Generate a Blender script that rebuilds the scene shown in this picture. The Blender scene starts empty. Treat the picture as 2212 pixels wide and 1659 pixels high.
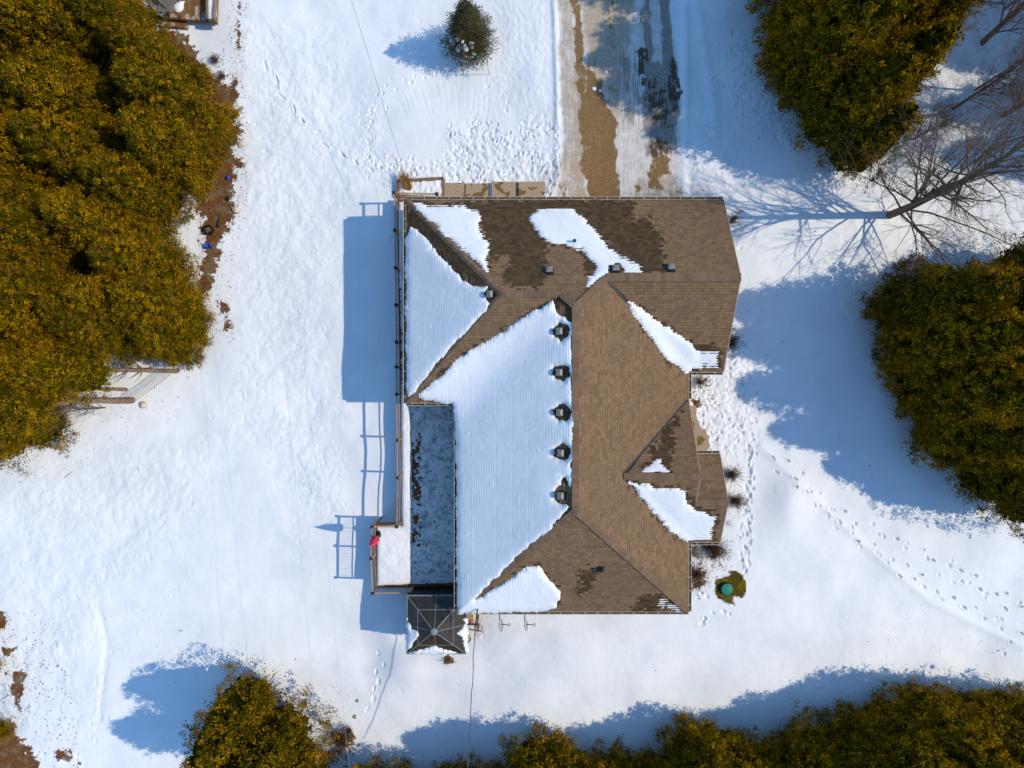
import bpy, math, random
import numpy as np
from mathutils import Vector, Matrix
R = math.radians
S = bpy.context.scene
COL = S.collection
# ------------------------------------------------------------------ camera, sky, sun, exposure
CAMH = 37.0
cam_d = bpy.data.cameras.new('camera'); cam = bpy.data.objects.new('camera', cam_d); COL.objects.link(cam)
cam.location = (0, 0, CAMH); cam.rotation_euler = (0, 0, 0)
cam_d.sensor_width = 36; cam_d.lens = 36 * 1475 / 2212; cam_d.clip_end = 2000; cam_d.clip_start = .1
S.camera = cam
SUN_EL, SUN_AZ = 47.0, 0.8          # sun in the east, shadows run west and a hair north
w = bpy.data.worlds.new('World'); S.world = w; w.use_nodes = True
nt = w.node_tree; sky = nt.nodes.new('ShaderNodeTexSky'); sky.sky_type = 'NISHITA'; sky.sun_disc = False
sky.sun_elevation = R(SUN_EL); sky.sun_rotation = R(90 + SUN_AZ); sky.air_density = 1.3; sky.dust_density = .3; sky.ozone_density = 2.6
tint = nt.nodes.new('ShaderNodeMix'); tint.data_type = 'RGBA'; tint.blend_type = 'MULTIPLY'; tint.inputs[0].default_value = 1; tint.inputs[7].default_value = (.86, 1.2, 1.40, 1)   # white balance of the clear winter sky
nt.links.new(sky.outputs[0], tint.inputs[6]); nt.links.new(tint.outputs[2], nt.nodes['Background'].inputs[0]); nt.nodes['Background'].inputs[1].default_value = .15
sl = bpy.data.lights.new('sun', 'SUN'); so = bpy.data.objects.new('sun', sl); COL.objects.link(so)
sl.energy = 3.75; sl.angle = R(.6); sl.color = (1.0, .86, .63)
sd = Vector((math.cos(R(SUN_EL)) * math.cos(R(SUN_AZ)), -math.cos(R(SUN_EL)) * math.sin(R(SUN_AZ)), math.sin(R(SUN_EL))))
so.rotation_euler = sd.to_track_quat('Z', 'Y').to_euler(); so.location = (20, 0, 30)
S.view_settings.view_transform = 'Standard'; S.view_settings.look = 'None'
S.view_settings.exposure = -.12; S.view_settings.gamma = 1
S.render.resolution_x = 1024; S.render.resolution_y = 768
rnd = random.Random(7); nr = np.random.RandomState(11)

# ------------------------------------------------------------------ survey: photo measurements -> metres
def smooth(a, b, x):
    t = np.clip((x - a) / (b - a), 0, 1); return t * t * (3 - 2 * t)
def g(x, y):                                   # broad lie of the land
    x = np.asarray(x, float); y = np.asarray(y, float)
    west = -.95 * (1 - np.exp(-.16 * np.logaddexp(0, 1.6 * (-6 - x)) / 1.6))
    return west + .8 * smooth(-5, 3, x) - .42 * np.exp(-((x + 8.5) / 3.5) ** 2 - ((y + 13.5) / 3.5) ** 2)
def P(px, py, z=0.):                           # survey point at height z
    return ((px - 1106) / 1475 * (CAMH - z), (829.5 - py) / 1475 * (CAMH - z))
def G(px, py, dz=0.):                          # survey point lying on the ground
    z = 0.
    for _ in range(6):
        x, y = P(px, py, z + dz); z = float(g(x, y))
    return (x, y, z)
def zoomer(ox, oy, s): return lambda *p: [((ox + a / s) / 1.1302, (oy + b / s) / 1.1302) for a, b in p]
r1 = zoomer(950, 420, 4.424); r2 = zoomer(1350, 420, 4.424); r3 = zoomer(950, 750, 4.424); r4 = zoomer(1350, 750, 4.424)
r5 = zoomer(880, 1150, 4.424); r6 = zoomer(1350, 1080, 4.424); r7 = zoomer(900, 1380, 5.53); r8 = zoomer(1500, 1250, 5.53)
rD = zoomer(1250, 0, 3.318); rL = zoomer(500, 100, 3.687); rN = zoomer(300, 0, 7.373); rF = zoomer(300, 400, 5.53)
rP = zoomer(930, 410, 11.06); rS = zoomer(900, 0, 5.53); rB = zoomer(0, 1350, 3.16); rW = zoomer(0, 850, 4.916)
rE = zoomer(1500, 1350, 2.212); rR = zoomer(1800, 500, 1.951)

def vn(x, y, s, seed=0):                       # smooth value noise, about -1..1
    th = .55 + seed * 1.37; x = np.asarray(x, float); y = np.asarray(y, float); c_, s_ = math.cos(th), math.sin(th)
    xs = (x * c_ - y * s_) / s + seed * 7.31; ys = (x * s_ + y * c_) / s + seed * 3.77
    xi = np.floor(xs).astype(np.int64); yi = np.floor(ys).astype(np.int64)
    fx = xs - xi; fy = ys - yi; fx = fx ** 3 * (fx * (fx * 6 - 15) + 10); fy = fy ** 3 * (fy * (fy * 6 - 15) + 10)
    def h(a, b):
        n = (a * 374761393 + b * 668265263 + seed * 1274126177) & 0x7fffffff
        n = ((n ^ (n >> 13)) * 1274126177) & 0x7fffffff
        n = (n ^ (n >> 16)) & 0xffff
        return n / 32767.5 - 1
    return (h(xi, yi) * (1 - fx) + h(xi + 1, yi) * fx) * (1 - fy) + (h(xi, yi + 1) * (1 - fx) + h(xi + 1, yi + 1) * fx) * fy
def sdf(x, y, poly):                           # signed distance, positive inside, metres
    x = np.asarray(x, float); y = np.asarray(y, float)
    d = np.full(x.shape, 1e9); ins = np.zeros(x.shape, bool); n = len(poly)
    for i in range(n):
        ax, ay = poly[i][:2]; bx, by = poly[(i + 1) % n][:2]
        ex, ey = bx - ax, by - ay; L = ex * ex + ey * ey + 1e-12
        t = np.clip(((x - ax) * ex + (y - ay) * ey) / L, 0, 1)
        d = np.minimum(d, (x - ax - t * ex) ** 2 + (y - ay - t * ey) ** 2)
        c = (ay > y) != (by > y)
        with np.errstate(divide='ignore', invalid='ignore'):
            ins ^= c & (x < (bx - ax) * (y - ay) / (by - ay + 1e-15) + ax)
    d = np.sqrt(d); return np.where(ins, d, -d)
def gpoly(pts): return [G(*p)[:2] for p in pts]

# ------------------------------------------------------------------ object helpers
def tag(o, label=None, cat=None, group=None, kind=None):
    if label: o['label'] = label
    if cat: o['category'] = cat
    if group: o['group'] = group
    if kind: o['kind'] = kind
    return o
def empty(name, loc=(0, 0, 0), rz=0, label=None, cat=None, group=None):
    o = bpy.data.objects.new(name, None); COL.objects.link(o); o.location = loc; o.rotation_euler = (0, 0, rz)
    o.empty_display_size = .2
    return tag(o, label, cat, group)
def np_mesh(name, V, F, mat, parent=None, smoothf=True, attrs=None, mats=None, midx=None):
    V = np.asarray(V, np.float32); me = bpy.data.meshes.new(name); n = len(V)
    me.vertices.add(n); me.vertices.foreach_set('co', V.ravel())
    if isinstance(F, np.ndarray):
        k = F.shape[1]; nf = len(F); tot = np.full(nf, k); flat = F.ravel()
    else:
        tot = np.array([len(f) for f in F]); flat = np.array([i for f in F for i in f]); nf = len(F)
    me.loops.add(len(flat)); me.loops.foreach_set('vertex_index', flat.astype(np.int32))
    me.polygons.add(nf); me.polygons.foreach_set('loop_start', (np.cumsum(tot) - tot).astype(np.int32))
    me.polygons.foreach_set('loop_total', tot.astype(np.int32))
    me.polygons.foreach_set('use_smooth', np.full(nf, smoothf))
    for m in (mats or [mat]): me.materials.append(m)
    if midx is not None: me.polygons.foreach_set('material_index', np.asarray(midx, np.int32))
    for an, av in (attrs or {}).items():
        a = me.attributes.new(an, 'FLOAT', 'POINT'); a.data.foreach_set('value', np.asarray(av, np.float32).ravel())
    me.update(calc_edges=True)
    o = bpy.data.objects.new(name, me); COL.objects.link(o)
    if parent is not None: o.parent = parent
    return o
class MB:
    def __init__(s): s.v = []; s.f = []; s.r = []
    def box(s, c, d, rz=0, rx=0, ry=0, q=None):
        M = Matrix.Translation(c) @ (q.to_matrix().to_4x4() if q else (Matrix.Rotation(rz, 4, 'Z') @ Matrix.Rotation(ry, 4, 'Y') @ Matrix.Rotation(rx, 4, 'X')))
        b = len(s.v); x, y, z = d[0] / 2, d[1] / 2, d[2] / 2
        for p in ((-x, -y, -z), (x, -y, -z), (x, y, -z), (-x, y, -z), (-x, -y, z), (x, -y, z), (x, y, z), (-x, y, z)): s.v.append(tuple(M @ Vector(p)))
        for f in ((0, 3, 2, 1), (4, 5, 6, 7), (0, 1, 5, 4), (1, 2, 6, 5), (2, 3, 7, 6), (3, 0, 4, 7)): s.f.append(tuple(b + i for i in f))
        s.r += [rnd.random()] * 8; return s
    def bar(s, a, b, wd, ht=None):
        a = Vector(a); b = Vector(b); d = b - a; L = d.length; X = d.normalized()
        up = Vector((0, 0, 1)) if abs(X.z) < .95 else Vector((0, 1, 0))
        Y = up.cross(X).normalized(); Z = X.cross(Y); M = Matrix((X, Y, Z)).transposed()
        return s.box((a + b) / 2, (L, wd, ht or wd), q=M.to_quaternion())
    def tube(s, pts, rad, n=6, cap=True):
        pts = [Vector(p) for p in pts]; rad = rad if hasattr(rad, '__len__') else [rad] * len(pts)
        b0 = len(s.v); rr = rnd.random()
        up = None
        for i, p in enumerate(pts):
            d = (pts[min(i + 1, len(pts) - 1)] - pts[max(i - 1, 0)]).normalized()
            if up is None: up = d.orthogonal().normalized()
            X = (up - d * up.dot(d)); X = X.normalized() if X.length > 1e-6 else d.orthogonal().normalized(); up = X; Y = d.cross(X)
            for k in range(n):
                a = 2 * math.pi * k / n; s.v.append(tuple(p + (X * math.cos(a) + Y * math.sin(a)) * rad[i])); s.r.append(rr)
        for i in range(len(pts) - 1):
            for k in range(n):
                a = b0 + i * n + k; c = b0 + i * n + (k + 1) % n; s.f.append((a, c, c + n, a + n))
        if cap:
            s.f.append(tuple(b0 + k for k in range(n))[::-1]); s.f.append(tuple(b0 + (len(pts) - 1) * n + k for k in range(n)))
        return s
    def lathe(s, c, prof, n=20, tilt=None):
        b0 = len(s.v); rr = rnd.random()
        for (rad, z) in prof:
            for k in range(n):
                a = 2 * math.pi * k / n; p = Vector((rad * math.cos(a), rad * math.sin(a), z))
                if tilt: p = tilt @ p
                s.v.append(tuple(p + Vector(c))); s.r.append(rr)
        for i in range(len(prof) - 1):
            for k in range(n):
                a = b0 + i * n + k; c2 = b0 + i * n + (k + 1) % n; s.f.append((a, c2, c2 + n, a + n))
        s.f.append(tuple(b0 + k for k in range(n))[::-1]); s.f.append(tuple(b0 + (len(prof) - 1) * n + k for k in range(n)))
        return s
    def poly(s, pts):
        b = len(s.v); s.v += [tuple(p) for p in pts]; s.r += [rnd.random()] * len(pts); s.f.append(tuple(range(b, b + len(pts)))); return s
    def prism(s, pts, z0, z1):
        b = len(s.v); n = len(pts)
        s.v += [(p[0], p[1], z0) for p in pts] + [(p[0], p[1], z1) for p in pts]; s.r += [rnd.random()] * (2 * n)
        ar = sum(pts[i][0] * pts[(i + 1) % n][1] - pts[(i + 1) % n][0] * pts[i][1] for i in range(n))
        a = list(range(b, b + n)); c = list(range(b + n, b + 2 * n))
        if ar < 0:
            s.f.append(tuple(c[::-1])); s.f.append(tuple(a))
            for i in range(n): j = (i + 1) % n; s.f.append((a[j], a[i], c[i], c[j]))
        else:
            s.f.append(tuple(c)); s.f.append(tuple(a[::-1]))
            for i in range(n): j = (i + 1) % n; s.f.append((a[i], a[j], c[j], c[i]))
        return s
    def build(s, name, mat, parent=None, sm=False, off=None):
        v = np.array(s.v, float)
        if off is not None: v = v - np.array(off)
        return np_mesh(name, v, s.f, mat, parent, sm, attrs={'rnd': s.r})
def rock(c, d, seed, squash=.6, n=10):
    v = []; f = []; rr = np.random.RandomState(seed); m = n * 2
    for i in range(n + 1):
        th = math.pi * i / n
        for k in range(m):
            ph = 2 * math.pi * k / m; p = np.array([math.sin(th) * math.cos(ph), math.sin(th) * math.sin(ph), math.cos(th)])
            q = 1 + .16 * float(vn(p[0] * 2 + p[2] * 1.3 + 9, p[1] * 2 - p[2] + 9, 1., seed)) + .07 * float(vn(p[0] * 5 + p[2] * 3 + 9, p[1] * 5 + 9, 1., seed + 1))
            v.append((c[0] + p[0] * d[0] * q / 2, c[1] + p[1] * d[1] * q / 2, c[2] + p[2] * d[2] * q / 2))
    for i in range(n):
        for k in range(m):
            a = i * m + k; b = i * m + (k + 1) % m; f.append((a, a + m, b + m, b))
    return v, f

# ------------------------------------------------------------------ materials
class NT:
    def __init__(s, name):
        s.m = bpy.data.materials.new(name); s.m.use_nodes = True; s.t = s.m.node_tree; s.N = s.t.nodes; s.b = s.N['Principled BSDF']; s.out = s.N['Material Output']
        s.b.inputs['Roughness'].default_value = .85; s.b.inputs['Specular IOR Level'].default_value = .25
    def n(s, t, **k):
        o = s.N.new('ShaderNode' + t)
        for a, b in k.items(): setattr(o, a, b)
        return o
    def l(s, a, b): s.t.links.new(a, b)
    def set(s, sock, v):
        if isinstance(v, bpy.types.NodeSocket): s.l(v, sock)
        else: sock.default_value = v
    def obj(s): return s.n('TexCoord').outputs['Object']
    def noise(s, scale, detail=3, rough=.55, vec=None, dist=0, out='Fac'):
        o = s.n('TexNoise'); o.inputs['Scale'].default_value = scale; o.inputs['Detail'].default_value = detail; o.inputs['Roughness'].default_value = rough
        o.inputs['Distortion'].default_value = dist
        s.l(vec or s.obj(), o.inputs['Vector']); return o.outputs[out]
    def math(s, op, a, b=0., c=None):
        o = s.n('Math', operation=op); s.set(o.inputs[0], a); s.set(o.inputs[1], b)
        if c is not None: s.set(o.inputs[2], c)
        return o.outputs[0]
    def mr(s, v, a, b, c=0., d=1.):
        o = s.n('MapRange', interpolation_type='SMOOTHSTEP'); s.set(o.inputs[0], v)
        for i, q in enumerate((a, b, c, d)): o.inputs[i + 1].default_value = q
        return o.outputs[0]
    def mix(s, f, a, b, blend='MIX'):
        o = s.n('Mix', data_type='RGBA', blend_type=blend); s.set(o.inputs[0], f)
        for sk, v in ((o.inputs[6], a), (o.inputs[7], b)):
            if isinstance(v, bpy.types.NodeSocket): s.l(v, sk)
            else: sk.default_value = (*v[:3], 1)
        return o.outputs[2]
    def attr(s, name): o = s.n('Attribute', attribute_name=name); return o.outputs['Fac']
    def bump(s, h, strength=.5, dist=.02, prev=None):
        o = s.n('Bump'); o.inputs['Strength'].default_value = strength; o.inputs['Distance'].default_value = dist; s.l(h, o.inputs['Height'])
        if prev: s.l(prev, o.inputs['Normal'])
        s.l(o.outputs[0], s.b.inputs['Normal']); return o.outputs[0]
    def col(s, c): s.set(s.b.inputs['Base Color'], c if isinstance(c, bpy.types.NodeSocket) else (*c, 1)); return s
def simple(name, c1, c2=None, scale=6, rough=.8, metal=0, bump=0, bs=30, spec=.25, use_rnd=False):
    m = NT(name); c2 = c2 or tuple(x * .7 for x in c1)
    f = m.mr(m.noise(scale, 4), .35, .65)
    if use_rnd: f = m.math('ADD', m.math('MULTIPLY', f, .5), m.math('MULTIPLY', m.attr('rnd'), .5))
    m.col(m.mix(f, c1, c2)); m.b.inputs['Roughness'].default_value = rough; m.b.inputs['Metallic'].default_value = metal; m.b.inputs['Specular IOR Level'].default_value = spec
    if bump: m.bump(m.noise(bs, 3), bump, .01)
    return m.m
SNOW_A, SNOW_B = (.80, .82, .855), (.74, .765, .81)
def snow_mat(name, ground=False):
    m = NT(name); c = m.mix(m.mr(m.noise(.5, 3), .35, .65), SNOW_A, SNOW_B)
    if ground:
        dn = m.noise(5, 5, .65); d = m.attr('dirt'); dm = m.math('MULTIPLY', d, m.mr(dn, .3, .65))
        c = m.mix(dm, c, (.42, .36, .30))
        lm = m.mr(m.math('ADD', m.attr('litter'), m.math('ADD', m.math('MULTIPLY', m.math('SUBTRACT', m.noise(2.4, 7, .72), .5), 2.1), m.math('MULTIPLY', m.math('SUBTRACT', m.noise(11, 4, .6), .5), .9))), .44, .56)
        lc = m.mix(m.mr(m.noise(22, 4, .7), .3, .7), (.050, .022, .009), (.25, .095, .028))
        lc = m.mix(m.mr(m.noise(2.1, 2), .45, .62), lc, (.17, .115, .06)); lc = m.mix(m.mr(m.noise(45, 2), .55, .7, 0, .7), lc, (.03, .015, .008))
        c = m.mix(lm, c, lc)
        h = m.math('ADD', m.math('MULTIPLY', m.noise(9, 4, .6), 1.), m.math('MULTIPLY', m.noise(38, 3, .6), .45))
        m.bump(h, .55, .022)
    else:
        m.bump(m.math('ADD', m.noise(8, 4, .55), m.math('MULTIPLY', m.noise(40, 2), .25)), .35, .02)
    m.col(c); m.b.inputs['Roughness'].default_value = .75; m.b.inputs['Specular IOR Level'].default_value = .2
    return m.m
M = {}
M['snow_ground'] = snow_mat('snow_ground', True); M['snow'] = snow_mat('snow')
def drive_mat():
    m = NT('driveway'); ob = m.obj()
    sp = m.n('Mapping'); m.l(ob, sp.inputs[0]); sp.inputs['Scale'].default_value = (5, .55, 1)
    st = m.noise(1.6, 5, .6, vec=sp.outputs[0])                          # streaks along the wheel tracks
    n1 = m.noise(2.6, 6, .68); n2 = m.noise(14, 4, .6)
    dirty = m.math('MULTIPLY', m.attr('dirty'), m.math('ADD', m.mr(st, .3, .7, .75, 1.15), m.mr(n1, .3, .7, -.18, .25)))
    c = m.mix(m.mr(m.noise(.8, 3), .35, .65), SNOW_A, SNOW_B)
    tan = m.mix(m.mr(n2, .3, .7), (.48, .40, .325), (.36, .28, .20)); c = m.mix(m.mr(dirty, .0, .95, 0, 1.), c, tan)
    sl = m.mr(m.math('ADD', m.attr('slush'), m.math('MULTIPLY', m.math('SUBTRACT', st, .5), 1.3)), .35, .8)
    c = m.mix(m.math('MULTIPLY', sl, .85), c, m.mix(m.mr(n2, .35, .65), (.15, .13, .105), (.30, .27, .23)))
    bare = m.mr(m.math('ADD', m.attr('bare'), m.math('ADD', m.math('MULTIPLY', m.math('SUBTRACT', n1, .5), 1.7), m.math('MULTIPLY', m.math('SUBTRACT', st, .5), .9))), .34, .66)
    vo = m.n('TexVoronoi'); vo.inputs['Scale'].default_value = 34; m.l(ob, vo.inputs['Vector'])
    sepc = m.n('SeparateColor'); m.l(vo.outputs['Color'], sepc.inputs[0])
    gr = m.mix(sepc.outputs[0], (.115, .062, .022), (.31, .185, .075)); gr = m.mix(m.mr(m.noise(3, 4), .35, .7), gr, (.20, .118, .045))
    gr = m.mix(m.mr(sepc.outputs[1], .95, .99), gr, (.36, .28, .18))
    gr = m.mix(m.mr(m.attr('wet'), .2, .8), gr, (.085, .058, .033)); c = m.mix(bare, c, gr); m.col(c)
    tw = m.n('TexWave', wave_type='BANDS', bands_direction='Y', wave_profile='SIN'); tw.inputs['Scale'].default_value = 2.6; tw.inputs['Distortion'].default_value = 2.5; m.l(ob, tw.inputs['Vector'])
    b1 = m.bump(m.math('ADD', m.math('MULTIPLY', n1, 1.5), m.math('ADD', n2, m.math('MULTIPLY', m.math('MULTIPLY', tw.outputs[0], m.attr('slush')), .8))), .6, .03)
    m.bump(vo.outputs['Distance'], .4, .02, b1); m.b.inputs['Roughness'].default_value = .7
    return m.m
M['drive'] = drive_mat()
def shingle_mat(name, cap=False):
    m = NT(name)
    if cap: a1, a2, br = (.235, .155, .10), (.15, .098, .064), m.attr('rnd')
    else:
        uv = m.n('TexCoord').outputs['UV']
        b = m.n('TexBrick'); m.l(uv, b.inputs['Vector']); b.offset = .37; b.offset_frequency = 2; b.squash = 1.45; b.squash_frequency = 3
        b.inputs['Scale'].default_value = 1; b.inputs['Brick Width'].default_value = .20; b.inputs['Row Height'].default_value = .143
        b.inputs['Mortar Size'].default_value = .011; b.inputs['Mortar Smooth'].default_value = .3; b.inputs['Bias'].default_value = 0
        b.inputs['Color1'].default_value = (0, 0, 0, 1); b.inputs['Color2'].default_value = (1, 1, 1, 1); b.inputs['Mortar'].default_value = (.5, .5, .5, 1)
        br = m.n('SeparateColor'); m.l(b.outputs['Color'], br.inputs[0]); br = br.outputs[0]; a1, a2 = (.262, .163, .093), (.165, .103, .060)
    c = m.mix(br, a1, a2)
    c = m.mix(m.mr(m.noise(3.5, 4), .4, .75, 0, .5), c, (.28, .17, .10) if not cap else (.20, .13, .085))
    c = m.mix(m.mr(m.noise(.7, 3), .35, .7, 0, .35), c, (.17, .115, .07))
    c = m.mix(m.mr(m.noise(60, 2), .3, .7, 0, .22), c, (.08, .05, .03))
    if not cap:
        wt = m.math('ADD', m.attr('wet'), m.math('ADD', m.math('MULTIPLY', m.math('SUBTRACT', br, .5), .34), m.math('MULTIPLY', m.math('SUBTRACT', m.noise(2.2, 4, .6), .5), .5)))
        wt = m.mr(wt, -.10, .09); c = m.mix(wt, c, m.mix(br, (.108, .068, .036), (.056, .034, .019)))
        c = m.mix(m.math('MULTIPLY', b.outputs['Fac'], .42), c, (.045, .03, .02))
        sp = m.n('SeparateXYZ'); m.l(uv, sp.inputs[0])
        saw = m.math('FRACT', m.math('DIVIDE', sp.outputs[1], .143))       # butt edge of each course
        h = m.math('ADD', m.math('MULTIPLY', m.math('SUBTRACT', 1, saw), 1.), m.math('MULTIPLY', br, .25))
        b1 = m.bump(h, .75, .012)
        m.bump(m.math('SUBTRACT', 0, b.outputs['Fac']), .5, .008, b1)
        m.set(m.b.inputs['Roughness'], m.mr(wt, 0, 1, .92, .6))
    else: m.bump(m.noise(60, 2), .4, .006)
    m.b.inputs['Specular IOR Level'].default_value = .08; m.col(c); return m.m
M['shingle'] = shingle_mat('asphalt_shingles'); M['cap'] = shingle_mat('ridge_shingles', True)
M['gutter'] = simple('gutter_beige', (.55, .48, .38), (.42, .36, .28), 9, .5)
M['gutter_in'] = simple('gutter_dark_brown', (.07, .05, .035), (.03, .022, .016), 12, .8)
M['fascia'] = simple('fascia_beige', (.48, .41, .32), (.40, .34, .26), 4, .6)
M['wall'] = simple('brick_wall', (.33, .24, .17), (.25, .17, .12), 3, .9, bump=.3, bs=25)
M['trim'] = simple('white_trim', (.7, .68, .64), (.6, .58, .54), 3, .6)
M['glass'] = simple('window_glass', (.03, .04, .05), (.05, .06, .07), 1, .08, spec=.6)
M['flash'] = simple('valley_flashing', (.018, .022, .028), (.03, .036, .045), 8, .45, metal=.2)
M['vent'] = simple('vent_metal', (.27, .25, .22), (.20, .19, .17), 14, .5, metal=.15)
M['black'] = simple('black_plastic', (.015, .015, .017), (.03, .03, .032), 12, .5)
M['wood'] = simple('deck_wood', (.22, .095, .038), (.12, .05, .02), 5, .75, bump=.3, bs=14, use_rnd=True)
M['wood_light'] = simple('rail_wood', (.50, .30, .17), (.34, .18, .095), 7, .7, bump=.2, bs=20, use_rnd=True)
M['wood_grey'] = simple('weathered_timber', (.27, .18, .11), (.15, .10, .065), 7, .85, bump=.3, bs=20, use_rnd=True)
M['metal_dark'] = simple('dark_iron', (.03, .03, .035), (.015, .015, .02), 10, .45, metal=.4)
M['metal_grey'] = simple('grey_metal', (.25, .28, .27), (.19, .21, .21), 8, .45, metal=.1)
M['dish'] = simple('dish_grey', (.40, .40, .37), (.33, .33, .31), 5, .5)
M['stone'] = simple('field_stone', (.42, .35, .26), (.26, .21, .15), 7, .9, bump=.5, bs=18)
M['stone_pale'] = simple('pale_stone', (.62, .55, .46), (.42, .35, .28), 8, .9, bump=.5, bs=18)
M['straw'] = simple('dry_grass', (.42, .24, .08), (.25, .13, .04), 20, .9, use_rnd=True)
M['twig'] = simple('bare_twigs', (.085, .052, .036), (.05, .03, .022), 20, .9, use_rnd=True)
M['shrubtwig'] = simple('shrub_twigs', (.14, .065, .03), (.06, .028, .015), 20, .9, use_rnd=True)
M['bark'] = simple('cedar_bark', (.27, .185, .125), (.15, .10, .065), 9, .95, bump=.6, bs=22)
M['bark_dark'] = simple('maple_bark', (.19, .135, .095), (.10, .07, .05), 9, .95, bump=.6, bs=22)
M['green'] = simple('green_lid', (.012, .235, .165), (.02, .18, .13), 16, .55)
M['blue'] = simple('blue_plastic', (.02, .09, .50), (.01, .05, .30), 8, .4)
M['red'] = simple('red_canvas', (.88, .08, .16), (.80, .05, .10), 9, .8)
M['cover'] = simple('tub_cover', (.075, .028, .016), (.045, .018, .011), 4, .55)
M['wire'] = simple('cable', (.10, .10, .11), (.06, .06, .065), 2, .5)
M['wire_light'] = simple('aluminium_cable', (.36, .37, .38), (.28, .29, .3), 2, .4)
M['rope'] = simple('tan_rope', (.36, .26, .17), (.25, .18, .12), 10, .9)
M['litter'] = simple('leaf_bits', (.16, .065, .022), (.05, .025, .012), 15, .95, use_rnd=True)
def concrete():
    m = NT('concrete'); n = m.noise(2.0, 2, .4)
    wet = m.mr(m.math('ADD', n, m.math('MULTIPLY', m.attr('wetc'), .6)), .60, .61)
    c = m.mix(m.mr(m.noise(8, 5, .6), .3, .7), (.40, .30, .21), (.33, .245, .17)); c = m.mix(wet, c, (.175, .105, .042)); c = m.mix(m.mr(m.noise(90, 2), .6, .75, 0, .35), c, (.1, .07, .04)); m.col(c)
    m.bump(m.noise(60, 3), .3, .005); return m.m
M['concrete'] = concrete()
def boards(name, wx=True, snowy=0., c1=(.24, .095, .03), c2=(.13, .05, .017)):
    m = NT(name); sp = m.n('SeparateXYZ'); m.l(m.obj(), sp.inputs[0]); v = sp.outputs[0 if wx else 1]
    k = m.math('DIVIDE', v, .14); fr = m.math('FRACT', k); fl = m.math('FLOOR', k)
    wn = m.n('TexWhiteNoise', noise_dimensions='1D'); m.l(fl, wn.inputs['W'])
    c = m.mix(wn.outputs[0], c1, c2); c = m.mix(m.mr(m.noise(5, 4), .35, .7), c, tuple(x * .7 for x in c2))
    gap = m.math('LESS_THAN', fr, .06); c = m.mix(gap, c, (.012, .007, .004))
    if snowy: c = m.mix(m.mr(m.noise(1.4, 5, .65), .6 - snowy, .8 - snowy), c, (.62, .60, .58))
    m.col(c); m.bump(fr, .2, .004); return m.m
M['boards'] = boards('deck_boards'); M['boards_n'] = boards('neighbour_boards', True, .1, (.27, .13, .045), (.19, .085, .028))
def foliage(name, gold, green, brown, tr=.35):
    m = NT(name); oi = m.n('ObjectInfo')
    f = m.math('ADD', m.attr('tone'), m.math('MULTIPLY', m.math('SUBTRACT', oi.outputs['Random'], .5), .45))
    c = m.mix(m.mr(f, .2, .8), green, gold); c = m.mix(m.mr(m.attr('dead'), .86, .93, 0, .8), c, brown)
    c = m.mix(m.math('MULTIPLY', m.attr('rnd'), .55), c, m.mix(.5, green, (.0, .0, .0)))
    m.col(c); m.b.inputs['Roughness'].default_value = .8; m.b.inputs['Specular IOR Level'].default_value = .02
    t = m.n('BsdfTranslucent'); m.l(c, t.inputs[0]); ms = m.n('MixShader'); ms.inputs[0].default_value = tr
    m.l(m.b.outputs[0], ms.inputs[1]); m.l(t.outputs[0], ms.inputs[2]); m.l(ms.outputs[0], m.out.inputs[0]); return m.m
M['cedar'] = foliage('cedar_foliage', (.40, .215, .005), (.105, .083, .003), (.20, .085, .018), .10)
M['spruce'] = foliage('spruce_needles', (.16, .125, .045), (.075, .078, .036), (.26, .15, .04), .15)
M['moss'] = foliage('moss_turf', (.27, .185, .02), (.11, .09, .012), (.10, .045, .015), .1)

# ------------------------------------------------------------------ the snow-covered ground (one sheet to the horizon)
def axis(a, b, st, far):
    core = np.arange(a, b + st / 2, st); out = []; s = st; v = b
    while v < far: s *= 1.45; v += s; out.append(v)
    out = np.array(out); lo = a - (out - b); return np.concatenate([lo[::-1], core, out])
XS = axis(-29.5, 29.5, .052, 420); YS = axis(-22.3, 22.3, .052, 420)
GX, GY = np.meshgrid(XS, YS)
near = smooth(40, 30, np.abs(GX)) * smooth(32, 24, np.abs(GY))
DZ = np.zeros_like(GX)
DZ += .12 * vn(GX, GY, 5.2, 1) + .06 * vn(GX, GY, 2.1, 2) + .017 * vn(GX, GY, .8, 3) + .004 * vn(GX, GY, .25, 4)
def mask(pts, f=.6): return smooth(-f, f, sdf(GX, GY, gpoly(pts)))
def stamp(x, y, a, lx, ly, depth, rim=.35, sharp=1.3):
    e = max(lx, ly) * 2.2
    i0, i1 = np.searchsorted(XS, (x - e, x + e)); j0, j1 = np.searchsorted(YS, (y - e, y + e))
    if i1 <= i0 or j1 <= j0: return
    X = GX[j0:j1, i0:i1] - x; Y = GY[j0:j1, i0:i1] - y; c, s_ = math.cos(a), math.sin(a)
    u = (X * c + Y * s_) / lx; v = (-X * s_ + Y * c) / ly; q = np.sqrt(u * u + v * v)
    DZ[j0:j1, i0:i1] -= depth * (np.exp(-(q ** (2 * sharp))) - rim * np.exp(-((q - 1.35) / .35) ** 2))
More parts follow.
